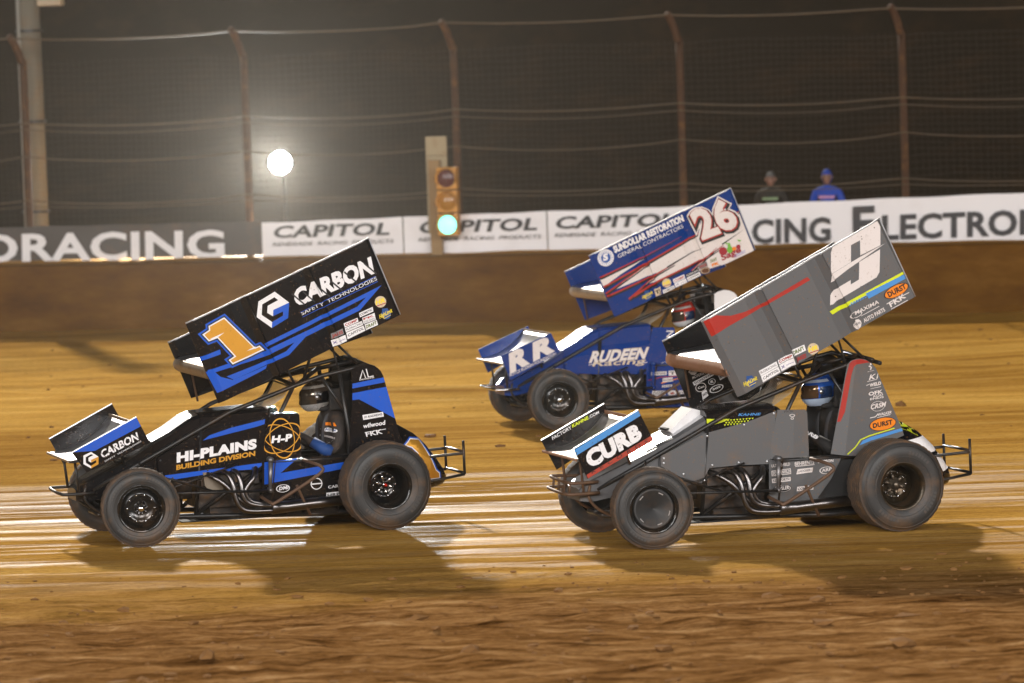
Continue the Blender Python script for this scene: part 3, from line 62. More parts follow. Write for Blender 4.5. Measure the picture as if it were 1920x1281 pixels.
'sail_panel_left':[('stripe',[('p','red',[(0.286,1.41),(0.261,1.433),(0.185,1.447),(0.125,1.44),(0.074,1.406),(0.118,1.41),(0.232,1.398),(0.253,1.376),(0.276,1.307),(0.341,1.001),(0.381,0.922),(0.407,0.92),(0.36,1.115),(0.321,1.295)])]),('stripe',[('p','lime',[(0.329,0.639),(0.255,0.697),(0.207,0.757),(0.126,0.785),(-0.103,0.836),(-0.1,0.845),(0.129,0.794),(0.213,0.764),(0.262,0.703),(0.335,0.646)]),('p','sky',[(0.222,0.713),(0.189,0.752),(0.113,0.778),(-0.17,0.837),(-0.179,0.813),(0.113,0.748)])]),('sponsor_decal',[('p','pale',[(0.094,1.393),(0.097,1.385),(0.102,1.382),(0.107,1.386),(0.109,1.394),(0.107,1.401),(0.101,1.404),(0.096,1.401)]),('p','pale',[(0.122,1.375),(0.102,1.366),(0.11,1.35),(0.099,1.345),(0.091,1.37),(0.116,1.385)]),('t','pale','AUSTIN',(0.131,1.328),(0.073,1.337),(0.131,1.335),0)]),('sponsor_decal',[('t','pale','K1',(0.121,1.26),(0.042,1.27),(0.106,1.305),0.02),('p','pale',[(0.136,1.247),(0.046,1.262),(0.047,1.265),(0.136,1.251)])]),('sponsor_decal',[('t','pale','WELD',(0.116,1.201),(0.011,1.216),(0.117,1.23),0.04),('p','pale',[(0.145,1.213),(0.118,1.223),(0.12,1.227),(0.147,1.218)]),('p','pale',[(0.109,1.184),(0.014,1.198),(0.014,1.202),(0.109,1.187)])]),('sponsor_decal',[('t','pale','OFK',(0.126,1.126),(-0.004,1.144),(0.129,1.157),0.04),('t','pale','ROD',(0.085,1.11),(-0.003,1.123),(0.084,1.128),0.02),('t','pale','ENDS',(0.115,1.089),(-0.009,1.103),(0.115,1.106),0.02)]),('sponsor_decal',[('r','pale',[(-0.016,1.045),(-0.017,1.036),(-0.015,1.028),(-0.011,1.02),(-0.004,1.013),(0.004,1.006),(0.014,1.001),(0.025,0.996),(0.037,0.994),(0.049,0.993),(0.062,0.993),(0.073,0.996),(0.084,0.999),(0.093,1.005),(0.1,1.011),(0.106,1.018),(0.109,1.026),(0.109,1.034),(0.108,1.043),(0.104,1.051),(0.097,1.058),(0.089,1.065),(0.079,1.07),(0.068,1.074),(0.056,1.077),(0.044,1.078),(0.031,1.077),(0.02,1.075),(0.009,1.071),(0,1.066),(-0.008,1.06),(-0.013,1.053)],0.93),('t','pale','CRSM',(0.115,1.009),(-0.022,1.03),(0.105,1.051),0.03)]),('sponsor_decal',[('t','pale','WALKER',(0.055,0.95),(-0.075,0.967),(0.047,0.974),0.03),('p','pale',[(0.119,0.936),(0.068,0.944),(0.044,0.968),(0.049,0.973),(0.072,0.95),(0.12,0.943)]),('p','pale',[(0.055,0.937),(-0.067,0.956),(-0.066,0.961),(0.056,0.941)])]),('sponsor_decal',[('p','black',[(-0.117,0.899),(-0.116,0.884),(-0.107,0.869),(-0.091,0.855),(-0.068,0.843),(-0.04,0.834),(-0.009,0.827),(0.023,0.825),(0.054,0.826),(0.082,0.831),(0.104,0.84),(0.119,0.851),(0.127,0.865),(0.126,0.879),(0.117,0.894),(0.101,0.908),(0.078,0.92),(0.05,0.93),(0.019,0.936),(-0.013,0.939),(-0.044,0.938),(-0.071,0.933),(-0.094,0.924),(-0.109,0.913)]),('p','orange',[(-0.111,0.898),(-0.11,0.884),(-0.102,0.871),(-0.086,0.858),(-0.064,0.846),(-0.038,0.837),(-0.008,0.832),(0.022,0.829),(0.052,0.83),(0.078,0.835),(0.099,0.843),(0.113,0.853),(0.121,0.866),(0.12,0.879),(0.112,0.893),(0.096,0.906),(0.074,0.917),(0.048,0.926),(0.018,0.932),(-0.012,0.935),(-0.042,0.933),(-0.068,0.929),(-0.089,0.921),(-0.104,0.91)]),('t','black','DURST',(0.095,0.85),(-0.084,0.875),(0.098,0.892),0.045)])],
'cowl':[('lettering',[('t','sky','KAHNE',(1.276,1.015),(1.086,1.011),(1.264,1.036),0.03)]),('stripe',[('p','lime',[(1.652,0.945),(1.591,1.005),(1.452,0.998),(1.348,0.995),(1.414,0.97),(1.54,0.939)]),('p','lime',[(1.402,0.986),(1.383,0.988),(1.392,0.973)]),('p','lime',[(1.391,0.968),(1.372,0.97),(1.38,0.955)]),('p','lime',[(1.403,0.95),(1.384,0.953),(1.393,0.937)]),('p','lime',[(1.375,0.987),(1.356,0.989),(1.365,0.974)]),('p','lime',[(1.364,0.968),(1.345,0.971),(1.354,0.955)]),('p','lime',[(1.376,0.951),(1.357,0.953),(1.366,0.938)]),('p','lime',[(1.349,0.988),(1.329,0.99),(1.338,0.975)]),('p','lime',[(1.337,0.969),(1.318,0.971),(1.327,0.956)]),('p','lime',[(1.35,0.952),(1.331,0.954),(1.339,0.939)]),('p','lime',[(1.322,0.988),(1.303,0.991),(1.311,0.975)]),('p','lime',[(1.31,0.97),(1.291,0.972),(1.3,0.957)]),('p','lime',[(1.323,0.953),(1.304,0.955),(1.312,0.94)]),('p','lime',[(1.295,0.989),(1.276,0.991),(1.285,0.976)]),('p','lime',[(1.284,0.971),(1.264,0.973),(1.273,0.958)]),('p','lime',[(1.296,0.953),(1.277,0.956),(1.286,0.94)]),('p','lime',[(1.268,0.99),(1.249,0.992),(1.258,0.977)]),('p','lime',[(1.257,0.971),(1.238,0.974),(1.246,0.958)]),('p','lime',[(1.269,0.954),(1.25,0.956),(1.259,0.941)]),('p','lime',[(1.241,0.991),(1.222,0.993),(1.231,0.978)]),('p','lime',[(1.23,0.972),(1.211,0.974),(1.22,0.959)]),('p','lime',[(1.214,0.991),(1.195,0.994),(1.204,0.978)]),('p','lime',[(1.203,0.973),(1.184,0.975),(1.193,0.96)]),('p','lime',[(1.188,0.992),(1.168,0.994),(1.177,0.979)]),('p','lime',[(1.161,0.993),(1.142,0.995),(1.15,0.98)])])],
'tail_tank':[('stripe',[('p','lime',[(-0.192,0.904),(-0.26,0.886),(-0.351,0.839),(-0.404,0.796),(-0.365,0.798),(-0.305,0.824),(-0.213,0.839)]),('p','white',[(-0.244,0.717),(-0.441,0.748),(-0.553,0.62),(-0.475,0.606)]),('p','white',[(-0.513,0.58),(-0.59,0.597),(-0.651,0.458),(-0.586,0.433)])])],
'driver':[('lettering',[('t','white','CURB',(0.687,0.867),(0.549,0.77),(0.656,0.899),0.05)])]},
'26':{'board_left':[('stripe',[('p','pale',[(1.703,1.626),(1.161,1.844),(1.431,1.694),(1.635,1.567),(1.666,1.549)]),('p','pale',[(1.097,1.793),(0.555,2.082),(0.025,2.323),(-0.159,1.883),(0.19,1.735),(0.514,1.677),(0.607,1.691),(0.456,1.81),(0.902,1.632),(1.151,1.554),(1.021,1.675),(1.034,1.682),(1.542,1.51),(1.38,1.632)])]),('stripe',[('p','black',[(1.694,1.625),(1.148,1.85),(0.705,2.057),(0.706,2.06),(1.153,1.861),(1.704,1.646)]),('p','red',[(1.705,1.643),(1.158,1.867),(0.715,2.073),(0.716,2.075),(1.163,1.876),(1.713,1.659)])]),('stripe',[('p','black',[(1.65,1.519),(1.094,1.785),(0.541,2.059),(0.011,2.302),(0.017,2.313),(0.549,2.074),(1.105,1.804),(1.663,1.542)]),('p','red',[(1.661,1.537),(1.105,1.802),(0.551,2.075),(0.022,2.317),(0.028,2.329),(0.559,2.089),(1.114,1.818),(1.671,1.555)])]),('stripe',[('p','black',[(1.626,1.445),(1.392,1.596),(1.097,1.774),(1.103,1.783),(1.401,1.61),(1.639,1.464)]),('p','red',[(1.637,1.463),(1.403,1.612),(1.107,1.79),(1.113,1.798),(1.411,1.624),(1.648,1.477)])]),('stripe',[('p','black',[(1.619,1.412),(1.02,1.642),(0.805,1.752),(0.81,1.761),(1.028,1.659),(1.629,1.436)]),('p','red',[(1.63,1.43),(1.031,1.659),(0.816,1.768),(0.821,1.777),(1.038,1.673),(1.638,1.449)])]),('stripe',[('p','black',[(1.341,1.378),(1.208,1.487),(1.007,1.65),(1.014,1.657),(1.221,1.502),(1.361,1.4)]),('p','red',[(1.353,1.396),(1.219,1.504),(1.017,1.665),(1.024,1.673),(1.23,1.516),(1.368,1.413)])]),('stripe',[('p','black',[(1.288,1.407),(0.981,1.57),(0.428,1.802),(0.212,1.934),(0.216,1.94),(0.436,1.816),(0.992,1.592),(1.305,1.435)]),('p','red',[(1.3,1.426),(0.992,1.588),(0.439,1.818),(0.222,1.949),(0.226,1.956),(0.446,1.83),(1.001,1.605),(1.313,1.448)])]),('stripe',[('p','black',[(0.598,1.666),(0.436,1.792),(0.293,1.914),(0.297,1.917),(0.443,1.801),(0.609,1.679)]),('p','red',[(0.61,1.683),(0.446,1.809),(0.303,1.929),(0.307,1.933),(0.453,1.815),(0.618,1.693)])]),('stripe',[('p','black',[(0.894,1.731),(0.626,1.872),(0.465,1.937),(0.466,1.939),(0.631,1.881),(0.904,1.746)]),('p','black',[(0.233,1.959),(-0.023,2.117),(-0.023,2.118),(0.241,1.972)])]),('race_number',[('t','pale','26',(0.468,2.013),(0.011,2.157),(0.638,2.345),0.15),('t','black','26',(0.464,2.007),(0.007,2.15),(0.634,2.339),0.115),('t','red','26',(0.47,2.016),(0.013,2.159),(0.64,2.348),0.072),('t','pale','26',(0.473,2.018),(0.016,2.162),(0.643,2.351),0.045)]),('lettering',[('t','white','SUNDOLLAR RESTORATION',(1.509,1.921),(0.677,2.241),(1.537,1.997),0.055)]),('lettering',[('t','white','GENERAL CONTRACTORS',(1.468,1.865),(0.686,2.17),(1.482,1.905),0)]),('logo',[('p','white',[(1.524,1.89),(1.524,1.869),(1.529,1.848),(1.538,1.829),(1.552,1.812),(1.568,1.799),(1.588,1.789),(1.609,1.784),(1.63,1.784),(1.651,1.788),(1.67,1.796),(1.687,1.809),(1.7,1.825),(1.709,1.843),(1.714,1.863),(1.714,1.884),(1.709,1.905),(1.7,1.924),(1.686,1.941),(1.669,1.954),(1.65,1.964),(1.629,1.969),(1.608,1.97),(1.587,1.965),(1.568,1.957),(1.551,1.944),(1.538,1.929),(1.528,1.91)]),('p','cobalt',[(1.558,1.871),(1.53,1.87),(1.529,1.875),(1.558,1.876)]),('p','cobalt',[(1.562,1.856),(1.535,1.847),(1.533,1.851),(1.561,1.86)]),('p','cobalt',[(1.57,1.841),(1.547,1.826),(1.544,1.83),(1.568,1.845)]),('p','cobalt',[(1.583,1.83),(1.564,1.809),(1.56,1.812),(1.579,1.833)]),('p','cobalt',[(1.598,1.823),(1.587,1.797),(1.582,1.799),(1.593,1.824)]),('p','cobalt',[(1.615,1.819),(1.611,1.792),(1.606,1.793),(1.61,1.82)]),('p','cobalt',[(1.632,1.821),(1.637,1.794),(1.632,1.793),(1.627,1.82)]),('p','cobalt',[(1.648,1.827),(1.661,1.803),(1.656,1.8),(1.643,1.825)]),('p','cobalt',[(1.662,1.837),(1.681,1.817),(1.678,1.814),(1.658,1.833)]),('p','cobalt',[(1.672,1.85),(1.697,1.836),(1.694,1.832),(1.669,1.846)]),('p','cobalt',[(1.678,1.865),(1.706,1.859),(1.705,1.854),(1.677,1.861)]),('p','cobalt',[(1.679,1.882),(1.708,1.883),(1.708,1.878),(1.679,1.877)]),('p','cobalt',[(1.676,1.898),(1.703,1.906),(1.705,1.902),(1.677,1.893)]),('p','cobalt',[(1.667,1.912),(1.691,1.927),(1.694,1.923),(1.67,1.908)]),('p','cobalt',[(1.655,1.923),(1.673,1.944),(1.677,1.941),(1.659,1.92)]),('p','cobalt',[(1.64,1.93),(1.651,1.956),(1.656,1.954),(1.645,1.929)]),('p','cobalt',[(1.623,1.934),(1.626,1.961),(1.632,1.96),(1.628,1.933)]),('p','cobalt',[(1.606,1.932),(1.601,1.959),(1.606,1.96),(1.611,1.933)]),('p','cobalt',[(1.59,1.926),(1.577,1.95),(1.582,1.953),(1.595,1.928)]),('p','cobalt',[(1.576,1.916),(1.556,1.936),(1.56,1.939),(1.58,1.92)]),('p','cobalt',[(1.566,1.903),(1.541,1.917),(1.544,1.921),(1.568,1.907)]),('p','cobalt',[(1.56,1.888),(1.532,1.894),(1.533,1.899),(1.561,1.892)]),('p','cobalt',[(1.563,1.884),(1.564,1.867),(1.57,1.85),(1.581,1.836),(1.596,1.827),(1.613,1.822),(1.63,1.822),(1.647,1.828),(1.66,1.838),(1.67,1.852),(1.674,1.869),(1.674,1.886),(1.667,1.903),(1.657,1.917),(1.642,1.926),(1.625,1.931),(1.608,1.931),(1.591,1.925),(1.578,1.915),(1.568,1.901)]),('t','white','S',(1.65,1.838),(1.591,1.853),(1.653,1.918),0.06)]),('sponsor_decal',[('p','dkred',[(0.181,1.895),(0.181,1.877),(0.189,1.861),(0.203,1.848),(0.221,1.842),(0.24,1.842),(0.258,1.85),(0.271,1.863),(0.279,1.88),(0.278,1.898),(0.271,1.914),(0.257,1.927),(0.239,1.933),(0.22,1.933),(0.202,1.925),(0.189,1.912)]),('p','green',[(0.113,1.905),(0.114,1.887),(0.122,1.872),(0.136,1.863),(0.151,1.861),(0.166,1.868),(0.177,1.881),(0.183,1.898),(0.181,1.916),(0.173,1.931),(0.159,1.94),(0.144,1.942),(0.129,1.935),(0.118,1.922)]),('p','green',[(0.139,1.949),(0.143,1.93),(0.152,1.918),(0.163,1.919),(0.172,1.931),(0.174,1.95),(0.17,1.969),(0.161,1.981),(0.151,1.98),(0.142,1.968)]),('p','orange',[(0.072,1.912),(0.074,1.9),(0.082,1.89),(0.094,1.885),(0.108,1.887),(0.118,1.895),(0.123,1.907),(0.121,1.919),(0.113,1.929),(0.101,1.933),(0.088,1.931),(0.077,1.924)]),('p','dkred',[(0.02,1.932),(0.022,1.919),(0.031,1.909),(0.044,1.905),(0.058,1.907),(0.069,1.915),(0.074,1.927),(0.072,1.94),(0.064,1.95),(0.05,1.955),(0.037,1.953),(0.025,1.945)]),('p','green',[(0.216,1.984),(0.163,1.975),(0.183,1.961)]),('p','green',[(0.061,2.014),(0.007,2),(0.035,1.982)]),('t','dkred','Sage',(0.245,1.78),(0.011,1.874),(0.265,1.848),0.03),('p','lilac',[(0.105,1.825),(-0.038,1.886),(-0.035,1.891),(0.108,1.831)]),('p','lilac',[(0.095,1.809),(-0.037,1.865),(-0.034,1.871),(0.098,1.814)])]),('sponsor_decal',[('p','tan',[(0.86,1.579),(0.858,1.566),(0.859,1.553),(0.864,1.541),(0.872,1.53),(0.883,1.521),(0.895,1.516),(0.909,1.514),(0.923,1.515),(0.936,1.519),(0.947,1.527),(0.956,1.537),(0.962,1.549),(0.964,1.562),(0.963,1.575),(0.958,1.587),(0.95,1.598),(0.94,1.607),(0.927,1.612),(0.913,1.615),(0.899,1.613),(0.886,1.609),(0.875,1.601),(0.866,1.591)]),('t','yellow','HR',(0.956,1.536),(0.863,1.559),(0.955,1.579),0.05),('p','red',[(0.946,1.525),(0.86,1.548),(0.862,1.555),(0.948,1.532)])]),('sponsor_decal',[('p','tan',[(1.059,1.5),(0.988,1.53),(0.977,1.448),(1.035,1.42)]),('t','black','TJ',(1.038,1.442),(0.987,1.467),(1.05,1.482),0.05)]),('sponsor_decal',[('p','dkblue',[(1.091,1.449),(1.09,1.428),(1.098,1.409),(1.114,1.395),(1.135,1.39),(1.155,1.395),(1.173,1.407),(1.183,1.426),(1.184,1.447),(1.176,1.466),(1.16,1.479),(1.139,1.484),(1.119,1.48),(1.101,1.467)]),('p','dkblue',[(1.177,1.49),(1.123,1.493),(1.101,1.447),(1.173,1.439)]),('t','yellow','HighLimit',(1.2,1.398),(1.074,1.455),(1.206,1.436),0.03),('p','yellow',[(1.161,1.394),(1.088,1.427),(1.091,1.431),(1.163,1.398)])]),('sponsor_decal',[('p','white',[(0.96,1.488),(0.825,1.535),(0.816,1.497),(0.953,1.445)]),('t','black','COMETIC',(0.947,1.459),(0.826,1.505),(0.95,1.48),0.02)]),('sponsor_decal',[('p','white',[(0.837,1.602),(0.702,1.651),(0.69,1.608),(0.825,1.56)]),('t','red','COMP',(0.819,1.571),(0.7,1.613),(0.826,1.596),0.04)]),('sponsor_decal',[('p','white',[(0.822,1.556),(0.683,1.604),(0.665,1.559),(0.806,1.509)]),('t','purple','X ----',(0.802,1.526),(0.678,1.57),(0.809,1.545),0.02)]),('sponsor_decal',[('p','black',[(0.688,1.65),(0.526,1.715),(0.514,1.677),(0.674,1.614)]),('t','white','FLORACING',(0.668,1.627),(0.527,1.682),(0.675,1.645),0.01)]),('sponsor_decal',[('p','white',[(0.672,1.612),(0.511,1.673),(0.499,1.631),(0.657,1.571)]),('t','black','CAPITOL',(0.652,1.586),(0.513,1.639),(0.659,1.604),0.03)]),('sponsor_decal',[('p','brown',[(0.39,1.693),(0.391,1.677),(0.4,1.662),(0.416,1.65),(0.437,1.642),(0.46,1.64),(0.48,1.645),(0.495,1.654),(0.503,1.668),(0.503,1.683),(0.494,1.698),(0.477,1.711),(0.456,1.718),(0.434,1.72),(0.414,1.716),(0.398,1.706)]),('r','tan',[(0.398,1.691),(0.398,1.684),(0.399,1.678),(0.402,1.671),(0.407,1.665),(0.413,1.66),(0.42,1.655),(0.429,1.651),(0.438,1.649),(0.448,1.647),(0.458,1.647),(0.467,1.648),(0.475,1.651),(0.482,1.654),(0.488,1.659),(0.493,1.664),(0.495,1.67),(0.496,1.676),(0.495,1.683),(0.492,1.689),(0.487,1.695),(0.481,1.701),(0.473,1.706),(0.465,1.709),(0.455,1.712),(0.446,1.713),(0.436,1.714),(0.427,1.712),(0.418,1.71),(0.411,1.707),(0.405,1.702),(0.401,1.697)],0.8)]),('sponsor_decal',[('p','grey',[(0.523,1.743),(0.43,1.784),(0.418,1.735),(0.513,1.696)]),('t','red','JAKES',(0.509,1.708),(0.426,1.742),(0.515,1.736),0.03)]),('sponsor_decal',[('p','pale',[(0.396,1.81),(0.302,1.824),(0.296,1.78),(0.384,1.753)]),('t','olive','DRAFT',(0.381,1.766),(0.304,1.79),(0.388,1.8),0.05)]),('sponsor_decal',[('t','orange','FK',(0.365,1.721),(0.277,1.748),(0.371,1.752),0.06),('t','dark','ROD ENDS',(0.366,1.689),(0.264,1.722),(0.368,1.708),0.01)])],
'front_board_left':[('lettering',[('t','pale','R',(2.673,0.627),(2.436,0.731),(2.68,0.854),0.06)]),('lettering',[('t','pale','R',(2.398,0.747),(2.138,0.852),(2.399,0.96),0.06)]),('lettering',[('t','pale','ROYCE RUDEEN FOUNDATION',(2.674,0.596),(2.127,0.811),(2.679,0.628),0.015)])],
'side_panel_left':[('lettering',[('t','tan','RUDEEN',(1.698,0.685),(1.042,0.702),(1.64,0.819),0.055),('t','pale','RUDEEN',(1.692,0.69),(1.048,0.705),(1.637,0.813),0.03)]),('lettering',[('t','tan','Racing',(1.657,0.648),(1.047,0.65),(1.63,0.713),0.015),('p','pale',[(1.699,0.664),(1.608,0.671),(1.608,0.678),(1.699,0.671)]),('p','pale',[(1.092,0.661),(1.013,0.659),(1.013,0.667),(1.092,0.668)])])],
'arm_guard_left':[('lettering',[('t','pale','RUDEEN',(0.714,0.561),(0.7,1.006),(0.801,0.566),0.02)]),('sponsor_decal',[('r','pale',[(0.768,0.633),(0.769,0.628),(0.772,0.624),(0.777,0.62),(0.782,0.616),(0.789,0.614),(0.797,0.612),(0.806,0.611),(0.815,0.611),(0.824,0.612),(0.832,0.614),(0.84,0.616),(0.847,0.62),(0.853,0.624),(0.857,0.628),(0.859,0.633),(0.86,0.638),(0.859,0.642),(0.856,0.647),(0.852,0.651),(0.846,0.654),(0.839,0.657),(0.831,0.659),(0.822,0.66),(0.813,0.66),(0.805,0.659),(0.796,0.657),(0.788,0.654),(0.781,0.651),(0.776,0.647),(0.772,0.642),(0.769,0.638)],0.88)])],
'lower_panel_left':[('stripe',[('p','red',[(1.013,0.458),(0.857,0.483),(0.663,0.486),(0.664,0.494),(0.858,0.491),(1.015,0.466)]),('p','orange',[(0.859,0.415),(0.728,0.442),(0.624,0.464),(0.626,0.473),(0.731,0.451),(0.861,0.425)])]),('sponsor_decal',[('p','pale',[(0.976,0.551),(0.791,0.55),(0.792,0.511),(0.977,0.512)]),('t','dark','JE PISTONS',(0.965,0.519),(0.803,0.519),(0.965,0.543),0.03)]),('sponsor_decal',[('p','pale',[(0.768,0.555),(0.655,0.552),(0.65,0.497),(0.767,0.5)]),('t','dark','TI',(0.76,0.511),(0.657,0.508),(0.761,0.544),0.03)]),('sponsor_decal',[('p','pale',[(0.839,0.474),(0.722,0.48),(0.72,0.434),(0.843,0.431)]),('t','dark','RACING',(0.835,0.44),(0.727,0.442),(0.832,0.465),0.03)]),('sponsor_decal',[('p','pale',[(0.966,0.338),(0.798,0.334),(0.812,0.283),(0.984,0.275)]),('t','dark','SCHOENFELD',(0.97,0.288),(0.819,0.296),(0.959,0.326),0.03)]),('sponsor_decal',[('p','pale',[(0.848,0.395),(0.728,0.398),(0.735,0.374),(0.852,0.371)]),('t','dark','JOE',(0.844,0.376),(0.741,0.378),(0.842,0.39),0.03)]),('sponsor_decal',[('p','pale',[(0.655,0.327),(0.571,0.325),(0.566,0.267),(0.654,0.266)]),('t','dark','KSE',(0.649,0.278),(0.572,0.279),(0.65,0.315),0.03)]),('sponsor_decal',[('p','pale',[(0.676,0.306),(0.679,0.295),(0.69,0.285),(0.707,0.277),(0.728,0.274),(0.75,0.275),(0.768,0.28),(0.781,0.289),(0.786,0.3),(0.783,0.312),(0.771,0.322),(0.754,0.329),(0.733,0.333),(0.712,0.332),(0.693,0.326),(0.681,0.317)]),('p','brick',[(0.705,0.302),(0.709,0.294),(0.721,0.289),(0.737,0.288),(0.751,0.292),(0.757,0.299),(0.753,0.306),(0.74,0.311),(0.724,0.312),(0.711,0.309)])])]}}

# ------------------------------------------------------------------ materials
def new_mat(name):
    m = bpy.data.materials.new(name); m.use_nodes = True
    return m, m.node_tree, m.node_tree.nodes['Principled BSDF']
def setp(b, **k):
    for n, v in k.items():
        b.inputs[n.replace('_', ' ')].default_value = v
MATS = {}
DIRT = (0.21, 0.10, 0.030, 1)
def paint(name, col, rough=0.35, metal=0.0, dirt=0.25, scale=6.0, coat=0.0, spec=0.5, bump=0.0, speck=0.0):
    """a painted, plated or rubber surface with uneven gloss and splashed clay"""
    if name in MATS: return MATS[name]
    m, nt, b = new_mat(name)
    setp(b, Metallic=metal, Roughness=rough); b.inputs['Coat Weight'].default_value = coat
    b.inputs['Specular IOR Level'].default_value = spec
    tc = nt.nodes.new('ShaderNodeTexCoord')
    n1 = nt.nodes.new('ShaderNodeTexNoise'); n1.inputs['Scale'].default_value = scale; n1.inputs['Detail'].default_value = 7; n1.inputs['Roughness'].default_value = 0.65
    nt.links.new(tc.outputs['Object'], n1.inputs['Vector'])
    r1 = nt.nodes.new('ShaderNodeValToRGB'); r1.color_ramp.elements[0].position = 0.50; r1.color_ramp.elements[1].position = 0.78
    r1.color_ramp.elements[1].color = (dirt, dirt, dirt, 1)
    nt.links.new(n1.outputs['Fac'], r1.inputs['Fac'])
    mx = nt.nodes.new('ShaderNodeMix'); mx.data_type = 'RGBA'
    mx.inputs['A'].default_value = (*col, 1); mx.inputs['B'].default_value = DIRT
    nt.links.new(r1.outputs['Color'], mx.inputs['Factor']); last = mx.outputs['Result']
    if speck:
        n3 = nt.nodes.new('ShaderNodeTexNoise'); n3.inputs['Scale'].default_value = 46.0; n3.inputs['Detail'].default_value = 2; nt.links.new(tc.outputs['Object'], n3.inputs['Vector'])
        r3 = nt.nodes.new('ShaderNodeValToRGB'); r3.color_ramp.elements[0].position = 0.655; r3.color_ramp.elements[1].position = 0.70; r3.color_ramp.elements[1].color = (speck, speck, speck, 1)
        nt.links.new(n3.outputs['Fac'], r3.inputs['Fac']); m3 = nt.nodes.new('ShaderNodeMix'); m3.data_type = 'RGBA'; nt.links.new(last, m3.inputs['A']); m3.inputs['B'].default_value = DIRT
        nt.links.new(r3.outputs['Color'], m3.inputs['Factor']); last = m3.outputs['Result']
    nt.links.new(last, b.inputs['Base Color'])
    n2 = nt.nodes.new('ShaderNodeTexNoise'); n2.inputs['Scale'].default_value = scale * 2.3; n2.inputs['Detail'].default_value = 4
    nt.links.new(tc.outputs['Object'], n2.inputs['Vector'])
    mr = nt.nodes.new('ShaderNodeMapRange'); mr.inputs['To Min'].default_value = max(0.03, rough - 0.04); mr.inputs['To Max'].default_value = min(1, rough + 0.07)
    nt.links.new(n2.outputs['Fac'], mr.inputs['Value']); nt.links.new(mr.outputs['Result'], b.inputs['Roughness'])
    if bump:
        bp = nt.nodes.new('ShaderNodeBump'); bp.inputs['Strength'].default_value = bump; bp.inputs['Distance'].default_value = 0.01
        nt.links.new(n1.outputs['Fac'], bp.inputs['Height']); nt.links.new(bp.outputs['Normal'], b.inputs['Normal'])
    MATS[name] = m
    return m
def glow(name, col, strength):
    m, nt, b = new_mat(name)
    setp(b, Base_Color=(*col, 1), Roughness=0.4); b.inputs['Emission Color'].default_value = (*col, 1); b.inputs['Emission Strength'].default_value = strength
    return m
INK = {'blue': (0.006, 0.085, 0.52), 'black': (0.012, 0.012, 0.014), 'white': (0.80, 0.78, 0.79), 'gold': (0.62, 0.30, 0.035), 'grey': (0.22, 0.22, 0.23),
       'tan': (0.62, 0.50, 0.36), 'yellow': (0.85, 0.65, 0.03), 'red': (0.37, 0.022, 0.014), 'dkblue': (0.01, 0.07, 0.26), 'purple': (0.08, 0.06, 0.28), 'dark': (0.05, 0.05, 0.055),
       'olive': (0.12, 0.16, 0.03), 'pale': (0.70, 0.64, 0.62), 'lime': (0.62, 0.70, 0.02), 'sky': (0.07, 0.26, 0.60), 'orange': (0.80, 0.22, 0.01), 'dgrey': (0.16, 0.16, 0.165),
       'mud': (0.06, 0.04, 0.03), 'brick': (0.38, 0.05, 0.03), 'grey9': (0.135, 0.135, 0.14), 'cobalt': (0.005, 0.07, 0.33), 'dkred': (0.32, 0.02, 0.03), 'green': (0.16, 0.42, 0.05),
       'lilac': (0.25, 0.28, 0.6), 'brown': (0.12, 0.05, 0.03)}
def ink(k):
    return paint('vinyl_' + k, INK[k], 0.34, 0.5 if k == 'gold' else 0.0, 0.10, 5.0, spec=0.3, speck=0.25)
BLACK_PAINT = paint('black_paint', (0.006, 0.006, 0.0075), 0.15, 0, 0.06, spec=0.35, speck=0.25)
BLACK_STEEL = paint('black_steel', (0.012, 0.012, 0.013), 0.38, 0, 0.30)
BLACK_MATTE = paint('black_cloth', (0.014, 0.014, 0.015), 0.8, 0, 0.1)
ALLOY = paint('brushed_alloy', (0.62, 0.63, 0.66), 0.30, 1.0, 0.20)
CHROME = paint('chrome', (0.72, 0.72, 0.74), 0.14, 1.0, 0.10)
HEADER = paint('header_steel', (0.16, 0.15, 0.15), 0.28, 1.0, 0.25)
RUST = paint('muddy_steel', (0.11, 0.06, 0.035), 0.6, 0.2, 0.7)
MUDDY = paint('mud_caked_alloy', (0.30, 0.15, 0.085), 0.8, 0.0, 0.8, 18.0, bump=0.6)
RUBBER = paint('tyre_rubber', (0.028, 0.027, 0.027), 0.52, 0, 0.55, 3.5, bump=0.15)
TREAD = paint('muddy_tread', (0.060, 0.040, 0.028), 0.8, 0, 0.7, 9.0, bump=0.4)
RIM_BLACK = paint('black_rim', (0.010, 0.010, 0.010), 0.16, 0.3, 0.2)
GLINT_METAL = paint('edge_glint_metal', (0.42, 0.42, 0.44), 0.5, 0.6, 0.2)  # for the tubes added along board edges to catch glints
ENGINE = paint('oily_engine', (0.06, 0.05, 0.045), 0.5, 0.6, 0.7, 14.0)

